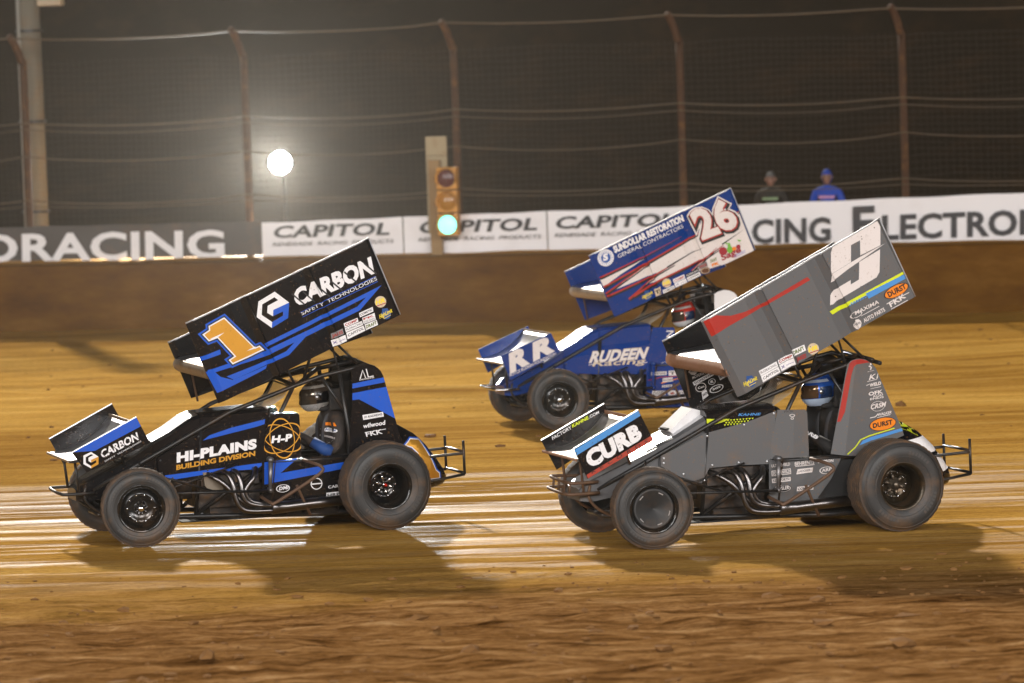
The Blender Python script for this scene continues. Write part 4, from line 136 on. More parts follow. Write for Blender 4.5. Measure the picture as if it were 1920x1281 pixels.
# ------------------------------------------------------------------ mesh helpers
def tag(o, label, category, group=None):
    o['label'] = label; o['category'] = category
    if group: o['group'] = group
    return o
def kind(o, k): o['kind'] = k; return o
def empty(name, loc=(0, 0, 0), rz=0.0):
    o = bpy.data.objects.new(name, None); COL.objects.link(o); o.location = loc; o.rotation_euler = (0, 0, rz); o.empty_display_size = 0.2
    return o
def make(name, vf, mats, parent=None, smooth=False, fm=None):
    v, f = vf
    me = bpy.data.meshes.new(name); me.from_pydata([tuple(p) for p in v], [], [tuple(q) for q in f]); me.update()
    for m in (mats if isinstance(mats, (list, tuple)) else [mats]): me.materials.append(m)
    if fm is not None: me.polygons.foreach_set('material_index', fm)
    if smooth: me.polygons.foreach_set('use_smooth', [True] * len(me.polygons))
    o = bpy.data.objects.new(name, me); COL.objects.link(o); o.parent = parent
    return o
def from_bm(name, bm, mats, parent=None, smooth=False):
    bmesh.ops.recalc_face_normals(bm, faces=bm.faces)
    me = bpy.data.meshes.new(name); bm.to_mesh(me); bm.free()
    for m in (mats if isinstance(mats, (list, tuple)) else [mats]): me.materials.append(m)
    if smooth: me.polygons.foreach_set('use_smooth', [True] * len(me.polygons))
    o = bpy.data.objects.new(name, me); COL.objects.link(o); o.parent = parent
    return o
def join(*parts):
    V, F = [], []
    for v, f in parts:
        n = len(V); V += [tuple(p) for p in v]; F += [tuple(i + n for i in q) for q in f]
    return V, F
def spline(pts, k=4):
    P = [Vector(p) for p in pts]; out = []
    for i in range(len(P) - 1):
        a, b, c, d = P[max(i - 1, 0)], P[i], P[i + 1], P[min(i + 2, len(P) - 1)]
        for j in range(k):
            t = j / k
            out.append(0.5 * ((2 * b) + (c - a) * t + (2 * a - 5 * b + 4 * c - d) * t * t + (3 * b - a - 3 * c + d) * t ** 3))
    return out + [P[-1]]
def tube(pts, r, n=8, k=0):
    P = spline(pts, k) if k else [Vector(p) for p in pts]
    rs = r if isinstance(r, (list, tuple)) else [r] * len(P)
    V, F = [], []; up = None
    for i, p in enumerate(P):
        t = (P[min(i + 1, len(P) - 1)] - P[max(i - 1, 0)]).normalized()
        if up is None: up = t.orthogonal().normalized()
        up = (up - t * up.dot(t)).normalized(); s = t.cross(up)
        for j in range(n):
            a = 2 * math.pi * j / n
            V.append(p + (up * math.cos(a) + s * math.sin(a)) * rs[i])
    for i in range(len(P) - 1):
        for j in range(n):
            F.append((i * n + j, i * n + (j + 1) % n, (i + 1) * n + (j + 1) % n, (i + 1) * n + j))
    F.append(tuple(range(n))[::-1]); F.append(tuple((len(P) - 1) * n + j for j in range(n)))
    return V, F
def box(x0, x1, y0, y1, z0, z1):
    V = [(x, y, z) for x in (x0, x1) for y in (y0, y1) for z in (z0, z1)]
    return V, [(0, 1, 3, 2), (4, 6, 7, 5), (0, 4, 5, 1), (2, 3, 7, 6), (0, 2, 6, 4), (1, 5, 7, 3)]
def bevel_box(name, dims, mat, parent, bev=0.01, seg=2):
    bm = bmesh.new(); v, f = box(*dims); bv = [bm.verts.new(p) for p in v]
    for q in f: bm.faces.new([bv[i] for i in q])
    bmesh.ops.bevel(bm, geom=list(bm.edges), offset=bev, segments=seg, affect='EDGES', profile=0.6)
    return from_bm(name, bm, mat, parent)
def lathe(prof, n=48, c=(0, 0, 0)):
    """profile of (radius, y) turned about the y axis"""
    V, F = [], []; m = len(prof)
    for j in range(n):
        a = 2 * math.pi * j / n
        for r, y in prof: V.append((c[0] + r * math.cos(a), c[1] + y, c[2] + r * math.sin(a)))
    for j in range(n):
        k = (j + 1) % n
        for i in range(m - 1): F.append((j * m + i, j * m + i + 1, k * m + i + 1, k * m + i))
    return V, F
def loft(rings, cap=True):
    V, F = [], []; n = len(rings[0])
    for r in rings: V += [tuple(p) for p in r]
    for i in range(len(rings) - 1):
        for j in range(n): F.append((i * n + j, i * n + (j + 1) % n, (i + 1) * n + (j + 1) % n, (i + 1) * n + j))
    if cap: F.append(tuple(range(n))); F.append(tuple((len(rings) - 1) * n + j for j in range(n))[::-1])
    return V, F
def plate_bm(poly, yfn, t, cuts=()):
    """a sheet cut to an (x, z) outline, folded along the cut lines and given thickness t"""
    bm = bmesh.new(); bm.faces.new([bm.verts.new((x, 0, z)) for x, z in poly])
    for (cx, cz), (nx, nz) in cuts:
        bmesh.ops.bisect_plane(bm, geom=bm.verts[:] + bm.edges[:] + bm.faces[:], plane_co=(cx, 0, cz), plane_no=(nx, 0, nz))
    r = bmesh.ops.extrude_face_region(bm, geom=bm.faces[:])
    for v in [g for g in r['geom'] if isinstance(g, bmesh.types.BMVert)]: v.co.y -= t
    for v in bm.verts: v.co.y += yfn(v.co.x, v.co.z)
    return bm
# ---- lettering: all strings are turned into meshes once
TEXT = {}
def load_text(reqs):
    tmp = []
    for s, b in sorted(set(reqs)):
        cu = bpy.data.curves.new('t', 'FONT'); cu.body = s; cu.offset = b; cu.resolution_u = 3; cu.size = 1.0
        if len(s) < 14: cu.space_character = 1.0 + b
        o = bpy.data.objects.new('t', cu); COL.objects.link(o); tmp.append((s, b, o, cu))
    dg = bpy.context.evaluated_depsgraph_get()
    for s, b, o, cu in tmp:
        me = bpy.data.meshes.new_from_object(o.evaluated_get(dg))
        V = np.array([v.co[:2] for v in me.vertices]); F = [tuple(p.vertices) for p in me.polygons]
        x0, x1 = V[:, 0].min(), V[:, 0].max(); y0, y1 = -b, V[:, 1].max()
        if s == '26': e = b - 0.045; x0 += e; x1 -= e; y1 -= e; y0 = -0.045    # outlines keep the size of the figure inside them
        TEXT[(s, b)] = ((V - (x0, y0)) / (x1 - x0, y1 - y0), F)
        bpy.data.meshes.remove(me); bpy.data.objects.remove(o); bpy.data.curves.remove(cu)
def add_decals(panel, decals, cuts=(), lift=0.0, step=0.0004):
    """printed vinyl laid on the outer face of a panel, following its folds"""
    bm = bmesh.new(); bm.from_mesh(panel.data); bvh = BVHTree.FromBMesh(bm); ymax = max(v.co.y for v in bm.verts); ymid = ymax - 0.002; cen = sum((v.co for v in bm.verts), Vector()) / len(bm.verts); bm.free()
    layer = 0; base = None
    for name, prims in decals:
        if name != 'stripe':
            if base is None: base = layer
            layer = base + 1
        bm = bmesh.new(); mats = []; prev = None
        for p in prims:
            layer += 1 if p[1] != prev else 0.2; prev = p[1]
            if p[1] not in mats: mats.append(p[1])
            mi = mats.index(p[1]); vs = []; b2 = bmesh.new()
            if p[0] == 'r':
                c = np.mean(np.array(p[2]), 0); n = len(p[2]); bo = [b2.verts.new((x, 0, z)) for x, z in p[2]]
                bi = [b2.verts.new((c[0] + (x - c[0]) * p[3], 0, c[1] + (z - c[1]) * p[3])) for x, z in p[2]]
                for i in range(n): b2.faces.new((bo[i], bo[(i + 1) % n], bi[(i + 1) % n], bi[i]))
            elif p[0] == 'p':
                try: b2.faces.new([b2.verts.new((x, 0, z)) for x, z in p[2]])
                except ValueError: b2.free(); continue
            else:
                V, F = TEXT[(p[2], p[6])]; bl, br, tl = (np.array(q) for q in p[3:6])
                P = bl + V[:, :1] * (br - bl) + V[:, 1:] * (tl - bl)
                bv = [b2.verts.new((x, 0, z)) for x, z in P]
                for f in F:
                    try: b2.faces.new([bv[i] for i in f])
                    except ValueError: pass
            b2.normal_update(); bmesh.ops.triangulate(b2, faces=b2.faces[:])
            for (cx, cz), (nx, nz) in cuts:
                bmesh.ops.bisect_plane(b2, geom=b2.verts[:] + b2.edges[:] + b2.faces[:], plane_co=(cx, 0, cz), plane_no=(nx, 0, nz))
            for v in b2.verts:
                h = bvh.ray_cast(Vector((v.co.x, 3.0, v.co.z)), Vector((0, -1, 0)))
                if h[0] is None:                                  # past the edge of the panel: trimmed back to it
                    q = bvh.find_nearest(Vector((v.co.x, ymid, v.co.z)))[0]; w = (cen - q); w.y = 0
                    for k in (0.002, 0.006, 0.02):
                        g = q + w.normalized() * k; h = bvh.ray_cast(Vector((g.x, 3.0, g.z)), Vector((0, -1, 0)))
                        if h[0] is not None: break
                    if h[0] is None: h = (q,)
                    v.co = Vector((h[0].x, 0, h[0].z))
                v.co.y = h[0].y + 0.0014 + lift + step * layer
            for f in b2.faces: f.material_index = mi
            tmp = bpy.data.meshes.new('tmp'); b2.to_mesh(tmp); b2.free(); bm.from_mesh(tmp); bpy.data.meshes.remove(tmp)
        if not bm.faces: bm.free(); continue
        me = bpy.data.meshes.new(name); bm.to_mesh(me); bm.free()
        for k in mats: me.materials.append(ink(k))
        o = bpy.data.objects.new(name, me); COL.objects.link(o); o.parent = panel

# ------------------------------------------------------------------ ground
def vnoise(x, y, seed=0):
    xi = np.floor(x).astype(np.int64); yi = np.floor(y).astype(np.int64); fx = x - xi; fy = y - yi
    def hsh(a, b):
        h = (a * 374761393 + b * 668265263 + seed * 1442695041) & 0x7fffffff
        h = ((h ^ (h >> 13)) * 1274126177) & 0x7fffffff
        return ((h ^ (h >> 16)) & 0xffff) / 65535.0
    u = fx * fx * (3 - 2 * fx); v = fy * fy * (3 - 2 * fy)
    return (hsh(xi, yi) * (1 - u) + hsh(xi + 1, yi) * u) * (1 - v) + (hsh(xi, yi + 1) * (1 - u) + hsh(xi + 1, yi + 1) * u) * v - 0.5
def sstep(a, b, x):
    t = np.clip((x - a) / (b - a), 0, 1); return t * t * (3 - 2 * t)
WALL_A = math.radians(-11.337); WALL_Y = 27.687
def ground_h(x, y):
    # along-track coordinates: the surface is dragged and worn along the direction of travel
    s = x * math.cos(WALL_A * 0.4) + y * math.sin(WALL_A * 0.4); t = y * math.cos(WALL_A * 0.4) - x * math.sin(WALL_A * 0.4)
    rough = 0.62 * (1 - sstep(-7.0, -2.6, t + 2.5 * vnoise(s * 0.3, t * 0.7, 9))); back = sstep(9, 16, t)
    h = 0.010 * vnoise(s * 0.5, t * 2.6, 1) + 0.007 * vnoise(s * 1.2, t * 6.0, 2)
    h = h * (0.5 + rough + 1.2 * back)
    h += rough * (0.10 * vnoise(s * 0.55, t * 1.5, 3) + 0.075 * vnoise(s * 1.6, t * 3.2, 4) + 0.060 * vnoise(s * 2.6, t * 7.0, 5) + 0.050 * vnoise(s * 6.0, t * 15.0, 8))
    h += back * (0.10 * vnoise(s * 0.35, t * 0.9, 6) + 0.05 * vnoise(s * 1.1, t * 2.4, 7))
    return h
def build_ground():
    xs = np.concatenate([[-124, -80, -45, -28, -20], np.arange(-16, 16.01, 0.10), [20, 28, 45, 80, 124]])
    ys = np.concatenate([[-124, -80, -55, -40, -30, -24, -18], np.arange(-14, -2.0, 0.055), np.arange(-2.0, 8, 0.09), np.arange(8, 32.01, 0.13)])
    X, Y = np.meshgrid(xs, ys); Z = ground_h(X, Y)
    fade = (1 - sstep(14, 20, np.abs(X))) * (1 - sstep(14, 20, -Y)); Z *= fade
    nx, ny = len(xs), len(ys)
    V = np.stack([X, Y, Z], -1).reshape(-1, 3)
    i = np.arange(nx * ny).reshape(ny, nx)
    F = np.stack([i[:-1, :-1], i[:-1, 1:], i[1:, 1:], i[1:, :-1]], -1).reshape(-1, 4)
    me = bpy.data.meshes.new('dirt_track'); me.vertices.add(len(V)); me.vertices.foreach_set('co', V.ravel())
    me.loops.add(F.size); me.loops.foreach_set('vertex_index', F.ravel().astype(np.int32))
    me.polygons.add(len(F)); me.polygons.foreach_set('loop_start', np.arange(0, F.size, 4, dtype=np.int32))
    me.polygons.foreach_set('use_smooth', np.ones(len(F), dtype=bool)); me.update(); me.validate()
    o = bpy.data.objects.new('dirt_track', me); COL.objects.link(o); me.materials.append(dirt_material()); kind(o, 'structure')
    return o
def dirt_material():
    m, nt, b = new_mat('wet_clay'); N = nt.nodes; L = nt.links
    tc = N.new('ShaderNodeTexCoord')
    def mapping(sx, sy, loc=(0, 0, 0)):
        mp = N.new('ShaderNodeMapping'); mp.inputs['Scale'].default_value = (sx, sy, 1); mp.inputs['Rotation'].default_value = (0, 0, math.radians(4.5)); mp.inputs['Location'].default_value = loc
        L.new(tc.outputs['Object'], mp.inputs['Vector']); return mp
    def noise(mp, scale, detail=5, rough=0.6):
        n = N.new('ShaderNodeTexNoise'); n.inputs['Scale'].default_value = scale; n.inputs['Detail'].default_value = detail; n.inputs['Roughness'].default_value = rough
        L.new(mp.outputs['Vector'], n.inputs['Vector']); return n
    def ramp(src, stops):
        r = N.new('ShaderNodeValToRGB'); e = r.color_ramp.elements
        e[0].position, e[0].color = stops[0][0], (*stops[0][1], 1); e[1].position, e[1].color = stops[-1][0], (*stops[-1][1], 1)
        for p, c in stops[1:-1]:
            q = e.new(p); q.color = (*c, 1)
        L.new(src, r.inputs['Fac']); return r
    streak = noise(mapping(0.20, 2.0), 1.0, 7, 0.68); streak.inputs['Distortion'].default_value = 0.5          # long drag marks
    broad = noise(mapping(0.05, 0.32, (3, 1, 0)), 1.0, 4)      # moisture patches
    fine = noise(mapping(0.7, 9.0), 1.6, 5, 0.72)
    c1 = ramp(streak.outputs['Fac'], [(0.30, (0.38, 0.185, 0.038)), (0.45, (0.61, 0.335, 0.070)), (0.58, (0.73, 0.425, 0.100)), (0.72, (0.80, 0.52, 0.17))])
    c2 = ramp(broad.outputs['Fac'], [(0.36, (0.66, 0.60, 0.52)), (0.60, (1.0, 1.0, 1.0))])
    c3 = ramp(fine.outputs['Fac'], [(0.32, (0.62, 0.58, 0.55)), (0.55, (1.0, 1.0, 1.0))])
    m1 = N.new('ShaderNodeMix'); m1.data_type = 'RGBA'; m1.blend_type = 'MULTIPLY'; m1.inputs['Factor'].default_value = 1
    L.new(c1.outputs['Color'], m1.inputs['A']); L.new(c2.outputs['Color'], m1.inputs['B'])
    m2 = N.new('ShaderNodeMix'); m2.data_type = 'RGBA'; m2.blend_type = 'MULTIPLY'; m2.inputs['Factor'].default_value = 0.8
    L.new(m1.outputs['Result'], m2.inputs['A']); L.new(c3.outputs['Color'], m2.inputs['B'])
    sx0 = N.new('ShaderNodeSeparateXYZ'); L.new(tc.outputs['Object'], sx0.inputs['Vector'])
    wob = noise(mapping(0.18, 0.5, (7, 2, 0)), 1.0, 4)
    wa = N.new('ShaderNodeMath'); wa.operation = 'MULTIPLY_ADD'; wa.inputs[1].default_value = 5.0; L.new(wob.outputs['Fac'], wa.inputs[0]); L.new(sx0.outputs['Y'], wa.inputs[2])
    churn = N.new('ShaderNodeMapRange'); churn.interpolation_type = 'SMOOTHSTEP'; churn.inputs['From Min'].default_value = 0.6; churn.inputs['From Max'].default_value = -4.2
    L.new(wa.outputs['Value'], churn.inputs['Value'])
    # churned, damp, crumbly clay towards the infield, crevice shade painted into its dark tones
    cl = noise(mapping(0.85, 4.4, (2, 9, 0)), 1.3, 9, 0.76); cl.inputs['Distortion'].default_value = 0.4
    c4 = ramp(cl.outputs['Fac'], [(0.36, (0.050, 0.020, 0.005)), (0.46, (0.190, 0.088, 0.026)), (0.56, (0.33, 0.170, 0.062)), (0.68, (0.52, 0.32, 0.15))])
    mc = N.new('ShaderNodeMix'); mc.data_type = 'RGBA'; L.new(churn.outputs['Result'], mc.inputs['Factor']); L.new(m2.outputs['Result'], mc.inputs['A']); L.new(c4.outputs['Color'], mc.inputs['B'])
    gr_ = noise(mapping(14.0, 40.0), 1.0, 3, 0.7); g4 = ramp(gr_.outputs['Fac'], [(0.36, (0.58, 0.54, 0.50)), (0.52, (1.0, 1.0, 1.0))])
    mg = N.new('ShaderNodeMix'); mg.data_type = 'RGBA'; mg.blend_type = 'MULTIPLY'; mg.inputs['Factor'].default_value = 0.7
    L.new(mc.outputs['Result'], mg.inputs['A']); L.new(g4.outputs['Color'], mg.inputs['B']); L.new(mg.outputs['Result'], b.inputs['Base Color'])
    # the groove the cars have polished: smooth wet clay in narrow bands along the track
    sx = N.new('ShaderNodeSeparateXYZ'); L.new(tc.outputs['Object'], sx.inputs['Vector'])
    band = N.new('ShaderNodeMapRange'); band.interpolation_type = 'SMOOTHSTEP'; band.inputs['From Min'].default_value = -4.6; band.inputs['From Max'].default_value = -1.6
    L.new(sx.outputs['Y'], band.inputs['Value'])
    band2 = N.new('ShaderNodeMapRange'); band2.interpolation_type = 'SMOOTHSTEP'; band2.inputs['From Min'].default_value = 4.6; band2.inputs['From Max'].default_value = 1.6
    L.new(sx.outputs['Y'], band2.inputs['Value'])
    grv = N.new('ShaderNodeMath'); grv.operation = 'MULTIPLY'; L.new(band.outputs['Result'], grv.inputs[0]); L.new(band2.outputs['Result'], grv.inputs[1])
    pol = noise(mapping(0.15, 2.2, (0, 5, 0)), 1.0, 7, 0.66)
    pr = ramp(pol.outputs['Fac'], [(0.485, (0, 0, 0)), (0.68, (1, 1, 1))])
    pm = N.new('ShaderNodeMath'); pm.operation = 'MULTIPLY'; L.new(grv.outputs['Value'], pm.inputs[0]); L.new(pr.outputs['Color'], pm.inputs[1])
    rr = N.new('ShaderNodeMapRange'); rr.inputs['To Min'].default_value = 0.80; rr.inputs['To Max'].default_value = 0.38
    L.new(pm.outputs['Value'], rr.inputs['Value']); L.new(rr.outputs['Result'], b.inputs['Roughness'])
    sp_ = N.new('ShaderNodeMapRange'); sp_.inputs['To Min'].default_value = 0.0; sp_.inputs['To Max'].default_value = 0.55; L.new(pm.outputs['Value'], sp_.inputs['Value']); L.new(sp_.outputs['Result'], b.inputs['Specular IOR Level'])
    bp = N.new('ShaderNodeBump'); bp.inputs['Distance'].default_value = 0.05
    bs = N.new('ShaderNodeMapRange'); bs.inputs['To Min'].default_value = 1.0; bs.inputs['To Max'].default_value = 0.12
    L.new(pm.outputs['Value'], bs.inputs['Value']); L.new(bs.outputs['Result'], bp.inputs['Strength'])
    ad = N.new('ShaderNodeMath'); ad.operation = 'ADD'; L.new(cl.outputs['Fac'], ad.inputs[0]); L.new(fine.outputs['Fac'], ad.inputs[1])
    L.new(ad.outputs['Value'], bp.inputs['Height']); L.new(bp.outputs['Normal'], b.inputs['Normal'])
    return m
ground = build_ground()
def wall_pt(s, d, z):
    ca, sa = math.cos(WALL_A), math.sin(WALL_A)
    return (s * ca - d * sa, WALL_Y + s * sa + d * ca, z)
CLAY = paint('loose_clay', (0.21, 0.105, 0.038), 0.9, 0, 0.8, 8.0, bump=0.5, spec=0.05)
def build_clods():
    base = bmesh.new(); bmesh.ops.create_icosphere(base, subdivisions=1, radius=1.0)
    bv = np.array([v.co[:] for v in base.verts]); bf = [tuple(v.index for v in f.verts) for f in base.faces]; base.free()
    V, F = [], []
    for i in range(2600):
        if i < 2200: y = -3.4 - 8.5 * random.random() ** 0.8
        else: y = random.uniform(5, 25)
        x = random.uniform(-11, 11)
        r = 0.007 + 0.018 * random.random() ** 3 + (0.05 * random.random() ** 2 if random.random() < 0.07 else 0)
        z = float(ground_h(np.array([x]), np.array([y]))[0])
        p = bv * (1 + 0.9 * (rng.random((len(bv), 1)) - 0.5)) * np.array([r * random.uniform(1.0, 2.2), r * random.uniform(0.8, 1.3), r * random.uniform(0.5, 0.9)])
        a = random.uniform(-0.5, 0.5); ca, sa = math.cos(a), math.sin(a); p = p @ np.array([[ca, sa, 0], [-sa, ca, 0], [0, 0, 1]])
        n = len(V); V += [tuple(q) for q in p + np.array([x, y, z + r * 0.2])]; F += [tuple(j + n for j in f) for f in bf]
    o = make('dirt_clods', (V, F), CLAY)
    kind(tag(o, 'loose brown clay clods thrown along the dirt track surface', 'dirt'), 'stuff')
build_clods()

# ------------------------------------------------------------------ bank and hillside behind the wall
def build_bank():
    prof = [(0.30, 1.06), (0.55, 1.11), (0.95, 1.12), (1.5, 1.0), (2.2, 0.58), (3.4, 0.5), (8, 0.45), (13, 0.6), (16, 1.3), (20, 3.6), (25, 6.8), (32, 10.5), (60, 12.0)]
    ss = np.concatenate([np.linspace(-80, -12, 12), np.arange(-11.5, 11.6, 0.35), np.linspace(12, 80, 12)])
    V, F = [], []
    for i, s in enumerate(ss):
        for d, z in prof:
            n = 0.0 if d > 30 else 0.05 * float(vnoise(np.array([s * 1.1]), np.array([d * 1.7]), 21)[0]) + (1.2 * float(vnoise(np.array([s * 0.1]), np.array([d * 0.1]), 22)[0]) if d > 14 else 0)
            if d < 1: n *= 0.6
            V.append(wall_pt(s, d, z + n))
    m = len(prof)
    for i in range(len(ss) - 1):
        for j in range(m - 1): F.append((i * m + j, (i + 1) * m + j, (i + 1) * m + j + 1, i * m + j + 1))
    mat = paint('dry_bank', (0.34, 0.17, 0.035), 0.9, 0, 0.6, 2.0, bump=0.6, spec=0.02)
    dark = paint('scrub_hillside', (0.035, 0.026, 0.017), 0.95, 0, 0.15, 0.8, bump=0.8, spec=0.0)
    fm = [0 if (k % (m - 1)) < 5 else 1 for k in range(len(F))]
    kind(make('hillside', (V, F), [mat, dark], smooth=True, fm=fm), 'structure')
build_bank()

# ------------------------------------------------------------------ wall, fence, banners, signal, lamp
WALL_M = Matrix.Translation((0, WALL_Y, 0)) @ Matrix.Rotation(WALL_A, 4, 'Z')
def at_wall(o): o.matrix_world = WALL_M; return o
def build_wall():
    m, nt, b = new_mat('mud_stained_concrete'); N = nt.nodes; L = nt.links
    tc = N.new('ShaderNodeTexCoord'); n1 = N.new('ShaderNodeTexNoise'); n1.inputs['Scale'].default_value = 1.3; n1.inputs['Detail'].default_value = 8; n1.inputs['Roughness'].default_value = 0.68
    mp = N.new('ShaderNodeMapping'); mp.inputs['Scale'].default_value = (0.45, 1, 1.3); L.new(tc.outputs['Object'], mp.inputs['Vector']); L.new(mp.outputs['Vector'], n1.inputs['Vector'])
    r = N.new('ShaderNodeValToRGB'); e = r.color_ramp.elements
    e[0].position = 0.30; e[0].color = (0.075, 0.030, 0.006, 1); e[1].position = 0.74; e[1].color = (0.30, 0.16, 0.06, 1)
    q = e.new(0.52); q.color = (0.135, 0.060, 0.010, 1); q = e.new(0.64); q.color = (0.18, 0.085, 0.018, 1)
    L.new(n1.outputs['Fac'], r.inputs['Fac']); L.new(r.outputs['Color'], b.inputs['Base Color']); b.inputs['Roughness'].default_value = 0.85; b.inputs['Specular IOR Level'].default_value = 0.1
    bp = N.new('ShaderNodeBump'); bp.inputs['Strength'].default_value = 0.5; bp.inputs['Distance'].default_value = 0.02; L.new(n1.outputs['Fac'], bp.inputs['Height']); L.new(bp.outputs['Normal'], b.inputs['Normal'])
    ss = np.arange(-60, 60.01, 0.25); rings = []
    for s in ss:
        j = 0.012 * float(vnoise(np.array([s * 0.8]), np.array([0.3]), 31)[0]); k = 0.03 * float(vnoise(np.array([s * 1.7]), np.array([2.3]), 32)[0])
        rings.append([(s, 0.02 + j, -0.12), (s, j, 0.10), (s, 0.03 + j, 0.98), (s, 0.035 + j, 1.045 + k), (s, 0.075, 1.075 + k), (s, 0.20, 1.085 + k), (s, 0.34, 1.08), (s, 0.35, -0.12)])
    o = make('concrete_wall', loft(rings), m, smooth=False); at_wall(o)
    tag(o, 'long low mud-stained concrete retaining wall along the far edge of the track', 'wall')
build_wall()
POSTS = [-22.2, -18.7, -15.2, -11.7, -8.18, -4.44, -0.96, 2.70, 6.23, 9.75, 13.25, 16.8, 20.3]
def build_fence():
    root = empty('catch_fence'); at_wall(root); tag(root, 'tall catch fence with rusty posts, sagging cables and wire mesh above the wall', 'fence')
    steel = paint('rusty_pipe', (0.075, 0.042, 0.026), 0.8, 0.0, 0.6, 5.0, spec=0.1); cable = paint('fence_cable', (0.10, 0.075, 0.05), 0.8, 0.0, 0.3, spec=0.15)
    wire = paint('galvanised_wire', (0.10, 0.085, 0.07), 0.9, 0.0, 0.3, spec=0.05)
    for s in POSTS:
        make('post', tube([(s, 0.78, 0.4), (s, 0.78, 4.0), (s - 0.02, 0.74, 4.4), (s - 0.10, 0.60, 4.72), (s - 0.14, 0.52, 4.80)], 0.062, 12, 3), steel, root, True)
    lv = [(4.78, 0.06, 0.52, 0.016), (3.39, 0.08, 0.72, 0.012), (3.28, 0.09, 0.72, 0.008), (2.82, 0.11, 0.72, 0.010), (2.12, 0.09, 0.72, 0.010), (2.02, 0.05, 0.72, 0.007)]
    for z, sag, d, r in lv:
        pts = []
        for a, b in zip(POSTS[:-1], POSTS[1:]):
            for i in range(8):
                t = i / 8; pts.append((a + (b - a) * t - (0.13 if z > 4 else 0), d, z + 0.012 * math.sin(a * 3.1 + z * 5) - sag * 4 * t * (1 - t)))
        pts.append((POSTS[-1], d, z))
        make('cable', tube(pts, r, 6), cable, root, True)
    # woven mesh between the cables
    parts = []; s0, s1 = POSTS[0], POSTS[-1]
    def strip(p, q, w):
        p, q = Vector(p), Vector(q); d = (q - p).normalized(); u = Vector((0, 1, 0)).cross(d) * w; v = Vector((0, w, 0))
        return [p + u, p + v, p - u - v, q + u, q + v, q - u - v], [(0, 1, 4, 3), (1, 2, 5, 4), (2, 0, 3, 5)]
    x = s0
    while x < s1: parts.append(strip((x + 0.02 * math.sin(x * 7), 0.725, 1.1), (x + 0.05 * math.sin(x * 1.7) - 0.03, 0.725, 4.4), 0.0010)); x += 0.10 + 0.012 * math.sin(x * 13)
    z = 1.15
    while z < 4.4:
        n_ = 80
        for i in range(n_):
            xa, xb = s0 + (s1 - s0) * i / n_, s0 + (s1 - s0) * (i + 1) / n_; dz = lambda q: z + 0.02 * math.sin(q * 1.9 + z * 3) + 0.012 * math.sin(q * 4.3 + z * 7)
            parts.append(strip((xa, 0.728, dz(xa)), (xb, 0.728, dz(xb)), 0.0011))
        z += 0.10
    kind(make('wire_mesh', join(*parts), wire, root), 'stuff')
build_fence()

BANNER_DECALS = []
def banner(s0, s1, zb0, zb1, zt0, zt1, mat, label, texts, d=0.62):
    """printed vinyl sheet laced to the foot of the fence; slightly slack and rippled"""
    n = max(6, int((s1 - s0) / 0.12)); V, F = [], []; K = 6
    def rip(s, t): return 0.035 * float(vnoise(np.array([s * 1.3]), np.array([t * 1.4]), 41)[0]) + 0.02 * float(vnoise(np.array([s * 3.1]), np.array([t * 0.9]), 42)[0])
    def sagz(u): return -0.012 * math.sin(u * math.pi * max(1, round((s1 - s0) / 1.3))) ** 2
    for i in range(n + 1):
        u = i / n; s = s0 + (s1 - s0) * u
        for j in range(K + 1):
            t = j / K; z = (zb0 + (zb1 - zb0) * u) * (1 - t) + (zt0 + (zt1 - zt0) * u + sagz(u)) * t
            V.append((s, d + rip(s, t), z))
    for i in range(n):
        for j in range(K): a = i * (K + 1) + j; F.append((a, a + K + 1, a + K + 2, a + 1))
    nv = len(V); V += [(x, y + 0.004, z) for x, y, z in V]; F += [tuple(q + nv for q in f[::-1]) for f in F]
    o = make('banner', (V, F), mat, smooth=True); at_wall(o); tag(o, label, 'banner', 'sponsor banners along the fence')
    for s, col, bl, br, tl, b in texts:
        TV, TF = TEXT[(s, b)]; bl, br, tl = (np.array(q) for q in (bl, br, tl)); P = bl + TV[:, :1] * (br - bl) + TV[:, 1:] * (tl - bl)
        make('lettering', ([(p[0], d - 0.034, p[1]) for p in P], TF), ink(col), o)
    return o
CAP = 'CAPITOL'; SUB = 'RENEGADE  RACING  PRODUCTS'
BT = [('FLORACING', 0.03), (CAP, 0.03), (SUB, 0.0), ('RACING', 0.03), ('E', 0.03), ('LECTRONICS', 0.03)]
load_text(BT + [(p[2], p[6]) for c in DECALS.values() for d in c.values() for n, ps in d for p in ps if p[0] == 't'])
DARKV = paint('dark_vinyl', (0.055, 0.045, 0.040), 0.5, 0, 0.35, 2.5); WHITEV = paint('white_vinyl', (0.84, 0.82, 0.84), 0.5, 0, 0.10, 2.5)
banner(-11.5, -4.206, 1.13, 1.13, 1.70, 1.685, DARKV, 'dark grey banner with large white lettering at the left end', [('FLORACING', 'white', (-9.95, 1.12), (-4.83, 1.10), (-9.94, 1.585), 0.03)])
for i, (a, b, c0, t0, t1, lab) in enumerate(((-4.20, -1.86, -4.02, 1.66, 1.70, 'white banner with slanted dark lettering just right of the dark banner'),
                                           (-1.84, 0.50, -1.60, 1.70, 1.735, 'white banner with slanted dark lettering behind the green traffic signal'),
                                           (0.52, 3.05, 0.63, 1.735, 1.765, 'white banner with slanted dark lettering partly hidden by the number 26 wing'))):
    w = 2.0; k = 0.02 * i
    banner(a, b, 1.08, 1.08, t0, t1, WHITEV, lab, [(CAP, 'dark', (c0, 1.405 + k), (c0 + w - 0.06, 1.405 + k + 0.01), (c0 + 0.06, 1.605 + k), 0.03), (SUB, 'dark', (c0, 1.275 + k), (c0 + w, 1.285 + k), (c0 + 0.02, 1.335 + k), 0.0)])
